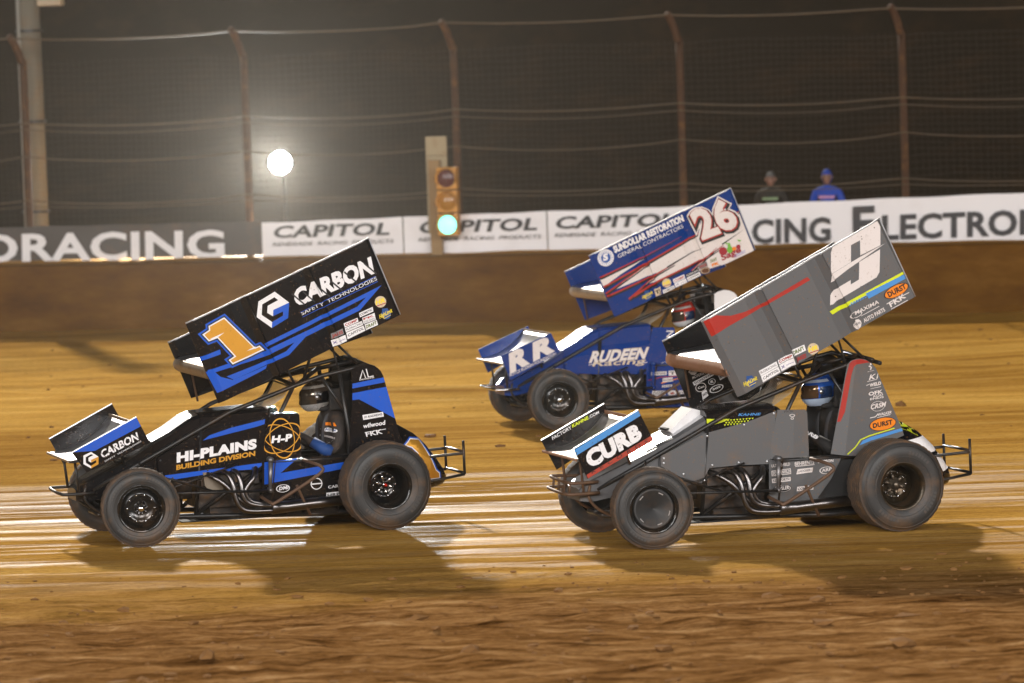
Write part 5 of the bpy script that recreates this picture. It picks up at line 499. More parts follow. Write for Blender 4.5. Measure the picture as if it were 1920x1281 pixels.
banner(3.07, 10.2, 1.06, 1.04, 1.755, 1.88, WHITEV, 'long white banner with bold dark lettering at the right end', [
    ('RACING', 'dark', (3.16, 1.13), (5.05, 1.145), (3.17, 1.52), 0.03), ('E', 'dark', (5.40, 1.14), (5.75, 1.145), (5.41, 1.69), 0.03), ('LECTRONICS', 'dark', (5.86, 1.145), (9.25, 1.20), (5.87, 1.545), 0.03)])
def build_signal():
    wood = paint('weathered_timber', (0.30, 0.19, 0.085), 0.8, 0, 0.6, 7.0, bump=0.4); pale = paint('pale_board', (0.36, 0.29, 0.18), 0.8, 0, 0.5, 9.0, bump=0.3)
    p = empty('timber_post'); at_wall(p); tag(p, 'square timber post with a pale board, carrying the traffic signal on the wall', 'post')
    bevel_box('post', (-1.36, -1.18, 0.42, 0.56, 1.0, 2.60), wood, p, 0.01)
    for i in range(5): bevel_box('slat', (-1.43, -1.085, 0.58, 0.61, 1.42 + i * 0.312, 1.42 + i * 0.312 + 0.306), pale, p, 0.006)
    t = empty('traffic_signal'); at_wall(t); tag(t, 'yellow three-lamp traffic signal showing a lit green lamp', 'traffic light')
    yel = paint('signal_yellow', (0.55, 0.25, 0.03), 0.5, 0, 0.45, 8.0); blk = BLACK_MATTE
    cs = -1.015
    for z in (2.31, 1.94, 1.57):
        bevel_box('housing', (cs - 0.165, cs + 0.165, 0.16, 0.38, z - 0.175, z + 0.175), yel, t, 0.018)
        V, F = lathe([(0.15, 0.0), (0.17, 0.0), (0.17, -0.10), (0.158, -0.10), (0.15, 0.0)], 28, (cs, 0.165, z))
        make('visor', (V, [f for f in F if sum(V[i][2] for i in f) / len(f) > z - 0.06]), yel, t, True)
        green = z < 1.6
        mat = glow('lit_green_lens', (0.16, 0.95, 0.72), 3.0) if green else (paint('red_lens', (0.09, 0.025, 0.025), 0.25, 0, 0.3) if z > 2.2 else paint('amber_lens', (0.35, 0.16, 0.02), 0.25, 0, 0.3))
        make('lens', lathe([(0.0, -0.035), (0.05, -0.032), (0.10, -0.02), (0.145, 0.0)], 28, (cs, 0.155, z)), mat, t, True)
    make('bracket', join(tube([(cs, 0.38, 2.3), (-1.27, 0.43, 2.3)], 0.02), tube([(cs, 0.38, 1.6), (-1.27, 0.43, 1.6)], 0.02)), BLACK_STEEL, t)
build_signal()
def build_lamp():
    t = empty('floodlight'); at_wall(t); tag(t, 'glaring white floodlight on a mast behind the fence', 'floodlight')
    s, d, z = -5.257, 6.0, 2.51
    make('mast', tube([(s, d + 0.25, 0.3), (s, d + 0.25, 2.75)], 0.028, 10), BLACK_MATTE, t, True)
    make('housing', lathe([(0.0, 0.26), (0.16, 0.24), (0.21, 0.10), (0.225, 0.0), (0.20, 0.0)], 28, (s, d, z)), BLACK_STEEL, t, True)
    make('lens', lathe([(0.0, -0.02), (0.12, -0.015), (0.20, 0.0)], 28, (s, d, z)), glow('lamp_glass', (0.93, 0.98, 1.0), 60.0), t, True)
    l = bpy.data.lights.new('lamp_beam', 'SPOT'); l.energy = 42000; l.color = (0.93, 0.98, 1.0); l.spot_size = math.radians(62); l.spot_blend = 0.5; l.shadow_soft_size = 0.25
    o = bpy.data.objects.new('lamp_beam', l); COL.objects.link(o); o.parent = t; o.location = (s, d - 0.06, z); o.rotation_euler = (math.radians(-88), 0, 0)
build_lamp()
def build_pole():
    t = empty('utility_pole'); at_wall(t); tag(t, 'thick weathered wooden pole rising behind the fence at the left edge', 'pole')
    wood = paint('pole_timber', (0.15, 0.132, 0.10), 0.85, 0, 0.5, 4.0, bump=0.5)
    make('shaft', tube([(-8.33, 1.6, 0.4), (-8.33, 1.6, 6.3)], [0.21, 0.19], 20), wood, t, True)
    make('conduit', tube([(-8.44, 1.40, 0.4), (-8.44, 1.40, 6.2)], 0.035, 8), paint('grey_conduit', (0.26, 0.25, 0.22), 0.6, 0.0, 0.3), t, True)
    bevel_box('junction_box', (-8.12, -7.70, 1.42, 1.62, 5.30, 5.75), paint('dusty_box', (0.40, 0.33, 0.24), 0.7, 0, 0.5), t, 0.02)
    for z in (1.9, 3.4, 4.9): make('strap', lathe([(0.215, -0.02), (0.226, -0.02), (0.226, 0.02), (0.215, 0.02)], 20, (0, 0, 0)), BLACK_STEEL, t).matrix_local = Matrix.Translation((-8.33, 1.6, z)) @ Matrix.Rotation(math.pi / 2, 4, 'X')
build_pole()
def flood_tower(x, y, h, aim, label):
    t = empty('floodlight_tower', (x, y, 0)); tag(t, label, 'floodlight', 'floodlight towers on the near side of the track')
    make('mast', tube([(0, 0, 0), (0, 0, h)], [0.28, 0.16], 14), ALLOY, t, True)
    dirv = (Vector(aim) - Vector((x, y, h))).normalized(); q = dirv.to_track_quat('-Z', 'Y')
    make('crossarm', tube([q @ Vector((-2.4, 0, 0.4)) + Vector((0, 0, h)), q @ Vector((2.4, 0, 0.4)) + Vector((0, 0, h))], 0.07, 8), ALLOY, t)
    lens = glow('tower_glass', (1.0, 0.95, 0.86), 20.0)
    for i in range(-2, 3):
        c = q @ Vector((i * 1.0, 0, 0)) + Vector((0, 0, h)); M = Matrix.Translation(c) @ q.to_matrix().to_4x4() @ Matrix.Rotation(math.pi / 2, 4, 'X')
        hs = make('lamp_housing', lathe([(0.0, -0.40), (0.2, -0.36), (0.38, -0.12), (0.42, 0.0), (0.39, 0.0)], 20), BLACK_STEEL, t, True); hs.matrix_local = M @ Matrix.Rotation(math.pi, 4, 'X')
        ln = make('lens', lathe([(0.0, 0.012), (0.38, 0.0)], 20), lens, t); ln.matrix_local = M @ Matrix.Rotation(math.pi, 4, 'X')
    l = bpy.data.lights.new('tower_beam', 'SPOT'); l.energy = FLOOD_POWER; l.color = (1.0, 0.97, 0.945); l.spot_size = math.radians(80); l.spot_blend = 0.9; l.shadow_soft_size = 8.0
    o = bpy.data.objects.new('tower_beam', l); COL.objects.link(o); o.parent = t; o.location = Vector((0, 0, h)) + dirv * 0.8; o.rotation_euler = q.to_euler()
for tx_, lab_ in ((-70.0, 'tall floodlight tower farthest left on the near side'), (-42.0, 'second floodlight tower from the left on the near side'), (-14.0, 'floodlight tower just left of the photographer'),
                  (14.0, 'floodlight tower just right of the photographer'), (42.0, 'second floodlight tower from the right on the near side'), (70.0, 'tall floodlight tower farthest right on the near side')):
    flood_tower(tx_, -78.0, 26.0, (tx_ * 0.1, 18, 1), lab_)

# ------------------------------------------------------------------ sprint cars
def mir(pts): return [(p[0], -p[1], p[2]) for p in pts]
def bead_profile(L, front, amp=0.020):
    """(distance along board, outward offset): folded front lip, two pressed ribs, folded rear lip"""
    P = [(-0.05, -0.045), (0.0, -0.028), (0.055, 0.0)]
    for c in (0.325 * L, 0.665 * L):
        P += [(c - 0.17, 0.0), (c - 0.065, -0.020), (c - 0.012, amp), (c + 0.006, 0.0)]
    P += [(L - 0.035, 0.0), (L, -0.02), (L + 0.08, -0.05)]
    return P
def sideboard(car, corners, y, mat, inner, glint_mat, thick=0.006):
    FT, RT, RB, FB = (Vector((p[0], 0, p[1])) for p in corners)
    e = (RT - FT); L = e.length; e.normalize(); P = bead_profile(L, FT)
    def yfn(x, z):
        u = (Vector((x, 0, z)) - FT).dot(e); k = np.interp(u, [p[0] for p in P], [p[1] for p in P]); return y + float(k)
    cuts = [((FT + e * p[0]).xz, (e.x, e.z)) for p in P[2:-2]]
    bm = plate_bm([(p.x, p.z) for p in (FT, RT, RB, FB)], yfn, thick, cuts)
    bm.faces.ensure_lookup_table(); bm.normal_update()
    o = from_bm('sideboard', bm, [mat, inner], car)
    for p in o.data.polygons:
        if p.normal.y < -0.5: p.material_index = 1
    n = 24; q = [FT + (RT - FT) * (i / n) for i in range(n + 1)]
    make('edge_glint_tube', tube([(p.x, yfn(p.x, p.z) - thick / 2, p.z) for p in q], 0.0085, 6), glint_mat, o, True)  # tube added along the top edge to widen its back-light glint
    q = [RT + (RB - RT) * (i / 6) for i in range(7)]
    make('edge_glint_tube', tube([(p.x, yfn(p.x, p.z) - thick / 2, p.z) for p in q], 0.007, 6), glint_mat, o, True)
    return o, cuts
def foil(name, up, lo, y0, y1, mats, car, n=10):
    prof = spline([(x, 0, z) for x, z in up], 3) + spline([(x, 0, z) for x, z in lo[::-1]], 3)[1:-1]
    rings = []
    for i in range(n + 1):
        y = y0 + (y1 - y0) * i / n; rings.append([(p.x, y, p.z) for p in prof])
    return make(name, loft(rings), mats, car, True)
def wheel(car, c, r, w, rimr, side, style, steer=0.0, dish=0.12, cover=None):
    """one wheel; 'side' is +1 when its outer face looks to the car's left"""
    root = empty('wheel'); root.parent = car; root.location = c; root.rotation_euler = (0, 0, steer)
    h = w / 2; s = side
    prof = [(rimr - 0.005, -0.84 * h), (rimr + 0.012, -0.90 * h), (rimr + 0.03, -0.94 * h), (rimr + 0.35 * (r - rimr), -1.0 * h), (rimr + 0.62 * (r - rimr), -1.0 * h), (r - 0.045, -0.93 * h), (r - 0.016, -0.84 * h), (r - 0.004, -0.74 * h)]
    k = 7
    for i in range(k):
        a = -0.68 + 1.36 * i / (k - 1); d = 0.09
        z = r + 0.004 * (1 - (a / 0.7) ** 2)
        prof += [(z, (a - d) * h), (z, (a + d * 0.75) * h)] + ([(z - 0.008, (a + d * 0.8) * h), (z - 0.008, (a + d * 1.5) * h)] if i < k - 1 else [])
    left = [(rr, -yy) for rr, yy in prof[:8]][::-1]
    full = prof + left; ny = len(full)
    NT = 144; V, F = lathe(full, NT); fm = []
    for j in range(NT):                                     # cross grooves cut the tread into blocks
        if j % 4 == 0:
            for i in range(8, ny - 8):
                q = Vector(V[j * ny + i]); q.x *= 1 - .0045 / r; q.z *= 1 - .0045 / r; V[j * ny + i] = tuple(q)
    for j in range(NT):
        for i in range(ny - 1): fm.append(1 if 6 <= i < ny - 7 else 0)
    make('tyre', (V, F), [RUBBER, TREAD], root, True, fm)
    # sidewall rings and raised lettering blocks
    parts = []
    for rr in (rimr + 0.30 * (r - rimr), rimr + 0.80 * (r - rimr)):
        parts.append(lathe([(rr - 0.004, s * (h * 0.985)), (rr, s * (h * 1.0 + 0.004)), (rr + 0.004, s * (h * 0.985))], 64))
    make('sidewall_ring', join(*parts), RUBBER, root, True)
    V, F = [], []
    for b in (0.3, 1.75, 3.35, 4.9):
        for i in range(7):
            a0 = b + i * 0.105; a1 = a0 + 0.07; r0 = rimr + 0.42 * (r - rimr); r1 = rimr + 0.58 * (r - rimr); n = len(V); y = s * (h + 0.0025)
            for aa in (a0, a1):
                for rr in (r0, r1): V.append((rr * math.cos(aa), y, rr * math.sin(aa)))
            F.append((n, n + 1, n + 3, n + 2))
    kind(make('sidewall_lettering', (V, F), paint('worn_tyre_print', (0.055, 0.052, 0.05), 0.7, 0, 0.6, 8.0), root), 'stuff')
    rim_m = {'black': RIM_BLACK, 'gold': paint('bronze_rim', (0.035, 0.026, 0.016), 0.3, 0.6, 0.5)}[style[0]]
    o = 0.84 * h
    make('rim', lathe([(rimr - 0.028, s * (o - dish)), (rimr - 0.026, s * (o - 0.03)), (rimr - 0.02, s * (o - 0.008)), (rimr + 0.004, s * (o + 0.010)), (rimr + 0.014, s * (o + 0.006)), (rimr + 0.012, s * (o - 0.004))], 48), rim_m, root, True)
    make('rim', lathe([(rimr - 0.02, -s * o), (rimr - 0.028, -s * (o - 0.1)), (rimr - 0.028, s * (o - dish))], 48), rim_m, root, True)
    yd = o - dish
    if style[1] == 'cover':
        make('wheel_cover', lathe([(0.0, s * (o - 0.028)), (0.012, s * (o - 0.028)), (0.014, s * (o - 0.024)), (rimr - 0.05, s * (o - 0.022)), (rimr - 0.045, s * (o - 0.015)), (rimr - 0.03, s * (o - 0.018)), (rimr - 0.026, s * (o - 0.03))], 48), paint('wheel_cover', (0.022, 0.022, 0.023), 0.55, 0, 0.25), root, True)
        V, F = [], []
        for b in (0.6, 1.9, 3.3, 4.2, 5.4):
            for i in range(3):
                a0 = b + i * 0.1; n = len(V); rr0, rr1 = rimr - 0.062, rimr - 0.054; y = s * (o - 0.0195)
                for aa in (a0, a0 + 0.1):
                    for rr in (rr0, rr1): V.append((rr * math.cos(aa), y, rr * math.sin(aa)))
                F.append((n, n + 1, n + 3, n + 2))
        make('cover_clip', (V, F), ALLOY, root)
    else:
        rc = rimr * (0.62 if style[1] == 'deep' else 0.70)
        make('wheel_centre', lathe([(0.03, s * (yd + 0.012)), (rc * 0.72, s * (yd + 0.006)), (rc * 0.82, s * (yd + 0.02)), (rc * 0.95, s * (yd + 0.016)), (rimr - 0.028, s * (yd - 0.002))], 40), rim_m, root, True)
        parts = []
        for i in range(10):
            a = 2 * math.pi * i / 10; parts.append(lathe([(0.0, s * (yd + 0.034)), (0.010, s * (yd + 0.032)), (0.013, s * (yd + 0.01))], 8, (rc * 0.86 * math.cos(a), 0, rc * 0.86 * math.sin(a))))
        kind(make('wheel_bolts', join(*parts), CHROME, root, True), 'stuff')
        hubm = CHROME if style[1] != 'deep' else paint('polished_hub', (0.55, 0.53, 0.52), 0.16, 1.0, 0.25) if style[0] == 'black' else paint('muddy_hub', (0.16, 0.13, 0.10), 0.35, 0.8, 0.6)
        make('hub', lathe([(0.0, s * (yd + 0.085)), (0.022, s * (yd + 0.083)), (0.03, s * (yd + 0.07)), (0.034, s * (yd + 0.035)), (0.052, s * (yd + 0.03)), (0.06, s * (yd + 0.012))], 24), hubm, root, True)
        if len(style) > 2:
            make('hub_cap', lathe([(0.0, s * (yd + 0.098)), (0.016, s * (yd + 0.096)), (0.02, s * (yd + 0.084))], 16), paint('red_anodised', (0.5, 0.02, 0.01), 0.25, 0.8, 0.1), root, True)
        if style[1] == 'deep':
            parts = []
            for i in range(6):
                a = 2 * math.pi * i / 6 + 0.3
                p0 = Vector((0.045 * math.cos(a), s * (yd + 0.03), 0.045 * math.sin(a))); p1 = Vector((rc * 0.8 * math.cos(a), s * (yd + 0.022), rc * 0.8 * math.sin(a)))
                parts.append(tube([p0, p1], [0.018, 0.012], 8))
            make('wheel_spoke', join(*parts), hubm, root, True)
    return root
def body_ring(x, wt, zt, ws, zs, zb):
    r = [(wt * 0.6, zt + 0.008), (wt, zt), (ws, (zs + zt) / 2 + 0.012), (ws, zs), (ws, zb), (-ws, zb), (-ws, zs), (-ws, (zs + zt) / 2 + 0.012), (-wt, zt), (-wt * 0.6, zt + 0.008)]
    return [(x, y, z) for y, z in r]
def body_loft(name, st, mat, top, car):
    V, F = loft([body_ring(*s) for s in st]); fm = []
    for i, f in enumerate(F):
        j = i % 10; fm.append(1 if i < (len(st) - 1) * 10 and j in (9, 0, 8) else 0)
    return make(name, (V, F), [mat, top], car, False, fm)
def build_car(key, loc, yaw, sp, label):
    car = empty('sprint_car', loc, math.pi + yaw); tag(car, label, 'race car', 'winged sprint cars on the track')
    D = DECALS[key]
    P = lambda k: sp['paint'][k]
    # --- roll cage and frame
    R = 0.019; tubes = []
    for s in (1, -1):
        k = 0.03 if s < 0 else 0.0
        def T(*pts, r=R, sm=0): tubes.append(tube([(x, s * y, z + (k if z > 1.0 else 0)) for x, y, z in pts], r, 8, sm))
        g = .10 if key == '9' else 0.0
        T((2.50, .20, .46), (2.165, .27, .635), (1.3, .335, 1.075), (.72, .345, 1.272), (.46, .345, 1.35), (.2 + g, .345, 1.395), (.06 + g, .335, 1.425), (-.04 + g, .28, 1.39))
        T((-.04 + g, .28, 1.39), (-.10 + g * .8, .275, 1.1), (-.22 + g * .6, .25, .60), (-.26 + g, .24, .30))
        T((.72, .345, 1.27), (.86, .35, 1.02), (.97, .35, .16)); T((.30, .345, 1.36), (.235, .355, .86), (.14, .345, .15))
        T((2.45, .20, .24), (1.78, .30, .19), (.59, .345, .145), (-.05, .33, .14), (-.30, .25, .28), r=.022)
        T((1.55, .31, .93), (1.62, .30, .20)); T((2.2, .26, .60), (2.2, .24, .22)); T((.97, .35, .62), (.2, .35, .62)); T((1.62, .30, .2), (1.0, .345, .6))
        T((.46, .345, 1.34), (.22, .35, .95), r=.014)
    for a, b in (((.06, .335, 1.425), (.06, -.335, 1.455)), ((.70, .345, 1.275), (.70, -.345, 1.305)), ((-.03, .28, 1.39), (-.03, -.28, 1.42)), ((.97, .35, .16), (.97, -.35, .16)), ((2.45, .2, .24), (2.45, -.2, .24)), ((.14, .345, .15), (.14, -.345, .15)), ((.70, .345, 1.275), (.40, 0, 1.39)), ((.70, -.345, 1.305), (.40, 0, 1.39)), ((.40, 0, 1.39), (.06, 0, 1.44))):
        tubes.append(tube([a, b], R, 8))
    make('roll_cage', join(*tubes), P('cage'), car, True)
    # --- bodywork
    z9 = key == '9'
    st = [(2.645, .15, .465, .17, .43, .37), (2.56, .18, .535, .21, .495, .36), (2.2, .20, .705 if not z9 else .69, .235, .655, .42), (1.975, .21, .84 if not z9 else .80, .255, .785 if not z9 else .74, .50)]
    body_loft('nose', st, P('nose'), P('nose_top'), car)
    st = [(1.97, .205, .845 if not z9 else .81, .25, .785 if not z9 else .74, .52), (1.80, .215, .93 if not z9 else .88, .265, .865 if not z9 else .82, .56), (1.64, .225, 1.03 if not z9 else .97, .275, .955 if not z9 else .90, .6), (1.555, .235, 1.062 if not z9 else 1.02, .285, .985 if not z9 else .94, .6)]
    body_loft('hood', st, P('nose'), P('hood_top'), car)
    st = [(1.55, .24, 1.066, .29, .985, .62), (1.25, .27, 1.08, .315, 1.0, .64), (.955, .30, 1.088, .335, 1.02, .66)]
    cowl = body_loft('cowl', st, P('cowl'), P('cowl_top'), car)
    if 'cowl' in D: add_decals(cowl, D['cowl'], [((x, 0), (1, 0)) for x in (1.25, 1.4)] + [((0, z), (0, 1)) for z in (.985, 1.0, 1.02, 1.04)])
    if z9:
        make('scoop_front', ([(1.83, .15, .905), (1.83, -.14, .905), (1.62, -.13, 1.085), (1.62, .14, 1.085), (1.50, .14, 1.05), (1.50, -.13, 1.05), (1.62, .14, .98), (1.62, -.13, .98), (1.80, .15, .88), (1.80, -.14, .88)],
            [(0, 1, 2, 3), (3, 2, 5, 4), (0, 3, 6, 8), (1, 9, 7, 2), (0, 8, 9, 1), (3, 4, 6), (2, 7, 5)]), P('scoop'), car)
        bevel_box('vent_slot', (1.80, 1.845, -.07, .09, .905, .925), BLACK_MATTE, car, 0.006)
    sd = {'1': [(1.943, .71), (1.935, .557), (1.842, .509), (1.583, .493), (1.533, .56), (1.085, .555), (1.0, .60), (.985, 1.02), (1.303, .972), (1.603, .90)],
          '9': [(1.966, .717), (1.969, .633), (1.80, .533), (1.62, .469), (1.547, .594), (1.317, .603), (1.02, .60), (.95, 1.044), (1.211, .962), (1.584, .885)],
          '26': [(1.979, .709), (1.945, .588), (1.606, .558), (1.0, .53), (.985, .60), (.95, .98), (1.3, .955), (1.595, .90)]}[key]
    pan = lambda x, z: .30 + .056 * (1.98 - x)
    def panels(name, poly, yf, mat, cuts=(), t=0.005):
        out = from_bm(name, plate_bm(poly, yf, t, cuts), mat, car)
        from_bm(name, plate_bm(poly, lambda x, z: -yf(x, z) + t, t, cuts), mat, car)
        return out
    crease = {'26': [((1.5, .80), (.12, 1))], '1': [], '9': []}[key]
    def side_y(x, z):
        y = pan(x, z)
        if crease:
            (cx, cz), (nx, nz) = crease[0]; dd = (x - cx) * nx + (z - cz) * nz
            if dd > 0: y -= 0.45 * dd
        return y
    so = panels('side_panel', sd, side_y, P('side'), crease)
    if 'side_panel_left' in D: add_decals(so, D['side_panel_left'], crease)
    parts = []
    for i, (x, z) in enumerate(sd):
        parts.append(lathe([(0.0, .006), (0.008, .005), (0.01, 0)], 8, (x + (0.025 if x < 1.3 else -0.025), side_y(x, z) + .001, z + (.022 if z < .7 else -.022))))
    kind(make('panel_bolts', join(*parts), ALLOY if z9 else BLACK_STEEL, so), 'stuff')
    ag = [(.94, 1.052), (.70, 1.042), (.684, 1.02), (.678, .645), (1.02, .64), (1.0, .80)]
    ay = lambda x, z: .385 - max(0, x - .80 - (1.04 - z) * .05) * .16
    acut = [((.80, 1.04), (1, .05)), ((.80, 1.04), (1, .0501))]
    ao = panels('arm_guard', ag, ay, P('arm'), acut[:1])
    if 'arm_guard_left' in D: add_decals(ao, D['arm_guard_left'], acut[:1])
    lp = [(1.03, .632), (.373, .625), (.474, .443), (.594, .297), (.62, .17), (1.04, .19)] if z9 else [(1.03, .632), (.24, .655), (.27, .40), (.36, .135), (1.04, .155)]
    lo = panels('lower_panel', lp, lambda x, z: .365, P('lower'))
    if 'lower_panel_left' in D: add_decals(lo, D['lower_panel_left'])
    make('floor_pan', box(-.1, 1.75, -.31, .31, .135, .145), BLACK_MATTE, car)
    from_bm('inner_panel', plate_bm([(.66, .64), (.05, .64), (.05, .17), (.66, .16)], lambda x, z: .33, .004), BLACK_MATTE, car)
    # --- sail panels each side of the driver's head
    if z9:
        sl = [(.305, 1.398), (.275, 1.432), (.216, 1.447), (.15, 1.437), (.09, 1.40), (.054, 1.357), (-.175, .82), (-.186, .775), (.02, .70), (.16, .655), (.20, .62), (.34, .632), (.47, .652)]
        nx, nz = .70, .11; fold = (.235, 1.40)
        sy = lambda x, z: .388 - max(0.0, (x - fold[0]) * nx + (z - fold[1]) * nz) * .38
        sc = [(fold, (nx, nz))]
    else:
        sl = [(.200, 1.392), (.150, 1.418), (.083, 1.432), (.02, 1.425), (-.037, 1.398), (-.066, 1.368), (-.088, 1.324), (-.234, .746), (-.253, .722), (-.02, .68), (.248, .634), (.225, .90), (.201, 1.138)]
        sy = lambda x, z: .385; sc = []
    sa = panels('sail_panel', sl, sy, P('sail'), sc)
    if 'sail_panel_left' in D: add_decals(sa, D['sail_panel_left'], sc)
    bk = [(.20, 1.445), (.12, 1.42), (.055, 1.36), (-.06, 1.09), (-.18, .80)] if z9 else [(.10, 1.432), (-.03, 1.402), (-.085, 1.325), (-.16, 1.03), (-.24, .74)]
    V = [(x - o, y, z - o * .4) for o in (0, .006) for x, z in bk for y in (.345, -.345)]; n = len(bk)
    F = []
    for i in range(n - 1): F += [(2 * i, 2 * i + 1, 2 * i + 3, 2 * i + 2), (2 * n + 2 * i, 2 * n + 2 * i + 2, 2 * n + 2 * i + 3, 2 * n + 2 * i + 1)]
    make('rear_hood', (V, F), P('sail'), car)
    # --- tail tank
    ts = [(-.12, .92, .30, .27), (-.28, .87, .26, .295), (-.42, .785, .255, .30), (-.52, .69, .265, .285), (-.61, .57, .28, .25), (-.67, .48, .30, .21), (-.705, .41, .335, .15), (-.718, .39, .36, .09)]
    rings = []
    for x, zt, zb, w in ts:
        zc, hh = (zt + zb) / 2, (zt - zb) / 2
        rings.append([(x - (.05 if math.sin(a) > 0 else 0) * 0, w * math.copysign(abs(math.cos(a)) ** .62, math.cos(a)), zc + hh * math.copysign(abs(math.sin(a)) ** .75, math.sin(a))) for a in [2 * math.pi * i / 24 for i in range(24)]])
    tk = make('tail_tank', loft(rings), P('tail'), car, True)
    if 'tail_tank' in D: add_decals(tk, D['tail_tank'], [((x, 0), (1, 0)) for x in np.arange(-.70, -.2, .03)] + [((0, z), (0, 1)) for z in np.arange(.30, .9, .03)], .006, .003)
    # --- bumpers and nerf bars
    parts = []
    for s in (.28, -.28):
        parts += [tube([(-.20, s, .56), (-.80, s, .585), (-.835, s, .585)], .013, 8), tube([(-.835, s, .70), (-.84, s, .40)], .013, 8), tube([(-.25, s, .33), (-.60, s, .365), (-.84, s, .40)], .013, 8)]
    parts += [tube([(-.836, .28, .60), (-.836, -.28, .60)], .013, 8), tube([(-.84, .28, .41), (-.84, -.28, .41)], .013, 8)]
    make('rear_bumper', join(*parts), BLACK_STEEL, car, True)
    fb = [tube([(2.50, .26, .44), (2.74, .27, .44), (2.79, .22, .445), (2.80, 0, .45), (2.79, -.22, .455), (2.74, -.27, .455), (2.50, -.26, .455)], .014, 8, 3)]
    if z9:
        fb.append(tube([(2.50, .24, .53), (2.72, .25, .53), (2.77, .20, .54), (2.78, 0, .545), (2.77, -.20, .55), (2.72, -.25, .55), (2.50, -.24, .54)], .014, 8, 3))
        fb += [tube([(2.75, y, .44), (2.74, y, .54)], .010, 6) for y in (-.22, -.08, .08, .22)]
    make('front_bumper', join(*fb), P('bumper'), car, True)
    for s in (1, -1): make('nose_hoop', tube([(2.56, s * .2, .50), (2.58, s * .22, .40), (2.50, s * .22, .30), (2.30, s * .22, .19)], .013, 8, 3), RUST if z9 else BLACK_STEEL, car, True)
    for s in (1, -1):
        pts = [(.66, s * .37, .625), (.61, s * .56, .605), (.56, s * .62, .574), (.594, s * .62, .511), (.975, s * .62, .298), (1.022, s * .60, .291), (1.06, s * .40, .33)]
        make('nerf_bar', join(tube(pts, .015, 8, 3), tube([(.76, s * .50, .42), (.74, s * .50, .37), (.64, s * .48, .15)], .013, 8)), P('nerf'), car, True)
    # --- engine, exhaust
    eng = [box(1.02, 1.58, -.20, .20, .24, .52), box(1.04, 1.56, .12, .285, .44, .585), box(1.04, 1.56, -.285, -.12, .44, .585), box(1.1, 1.5, -.1, .1, .52, .84), box(1.12, 1.46, -.15, .15, .16, .24)]
    for i in range(4):
        x = 1.12 + i * .13; eng.append(tube([(x, .22, .56), (x, .285, .56)], .032, 10)); eng.append(tube([(x + .05, .28, .50), (x + .05, .31, .50)], .012, 8))
    make('engine', join(*eng), ENGINE, car)
    if key == '1': from_bm('engine_cover', plate_bm([(1.553, .565), (1.51, .563), (1.475, .50), (1.378, .475), (1.378, .405), (1.508, .41), (1.54, .45)], lambda x, z: .335, .03), paint('alloy_cover', (.20, .165, .125), .45, .3, .6), car)
    hp = [[(1.42, .27, .55), (1.36, .40, .555), (1.322, .455, .47), (1.30, .47, .33), (1.25, .47, .245), (1.15, .47, .215), (.90, .46, .208)],
          [(1.30, .27, .56), (1.27, .40, .555), (1.245, .445, .47), (1.235, .46, .36), (1.195, .46, .295), (1.10, .46, .262), (.90, .46, .245)],
          [(1.06, .27, .56), (1.095, .38, .572), (1.125, .44, .51), (1.19, .45, .43), (1.205, .45, .37), (1.165, .45, .305), (1.08, .45, .275), (.95, .45, .255)],
          [(1.54, .27, .56), (1.48, .36, .53), (1.40, .42, .47), (1.30, .43, .36), (1.22, .43, .29), (1.10, .44, .24), (.92, .44, .225)]]
    for p in hp: make('exhaust_pipe', tube(p, .024, 10, 4), HEADER, car, True)
    make('exhaust_collector', tube([(.98, .46, .232), (.84, .46, .235), (.60, .46, .25), (.30, .455, .262)], [.058, .050, .046, .046], 14), HEADER, car, True)
    for p in hp[:2]: make('exhaust_pipe', tube(mir(p), .024, 8, 3), HEADER, car, True)
    make('oil_tank', tube([(1.72, .22, .62), (1.72, .22, .34)], [.09, .09], 14), ENGINE, car, True)
    # --- axles, rods, shocks
    make('front_axle', tube([(2.2, .60, .36), (2.2, .35, .345), (2.2, -.35, .345), (2.2, -.58, .36)], .028, 10), BLACK_STEEL, car, True)
    make('rear_axle', join(tube([(0, .45, .40), (0, -.62, .42)], .038, 12), tube([(.13, -.08, .40), (-.13, -.08, .40)], .12, 14)), ENGINE, car, True)
    for s in (1, -1):
        make('radius_rod', tube([(2.12, s * .56, .43), (1.0, s * .47, .385)], .011, 8), BLACK_STEEL, car, True)
        make('radius_rod', tube([(2.14, s * .55, .60), (1.86, s * .52, .535), (1.5, s * .46, .41)], .011, 8), BLACK_STEEL, car, True)
        make('torsion_arm', join(box(.955, .985, s * .43 - .012, s * .43 + .012, .63, .66), tube([(.965, s * .425, .648), (.985, s * .44, .385)], [.022, .015], 8), tube([(.985, s * .40, .385), (.985, s * .47, .385)], .022, 10), tube([(.965, s * .32, .648), (.965, s * .45, .648)], .024, 10)), P('arm_steel'), car, True)
        make('shock_absorber', join(tube([(2.15, s * .42, .38), (2.12, s * .34, .56)], .026, 10), tube([(2.12, s * .34, .56), (2.10, s * .29, .68)], .011, 8)), CHROME, car, True)
        make('shock_absorber', join(tube([(.06, s * .36, .42), (.02, s * .33, .66)], .03, 10), tube([(.02, s * .33, .66), (0, s * .31, .80)], .012, 8)), CHROME, car, True)
    make('steering_rod', tube([(2.05, .55, .42), (1.25, .36, .62)], .009, 8), BLACK_STEEL, car, True)
    # --- cockpit
    sv = []
    prof = [(.30, .18), (.16, .30), (.12, .62), (.14, .95), (.17, 1.28)]
    rings = [[(x + .10, .23, z), (x, .20, z), (x - .03, 0, z), (x, -.20, z), (x + .10, -.23, z), (x + .08, -.235, z), (x - .03, -.215, z), (x - .055, 0, z), (x - .03, .215, z), (x + .08, .235, z)] for x, z in prof]
    make('seat', loft(rings), BLACK_MATTE, car, True)
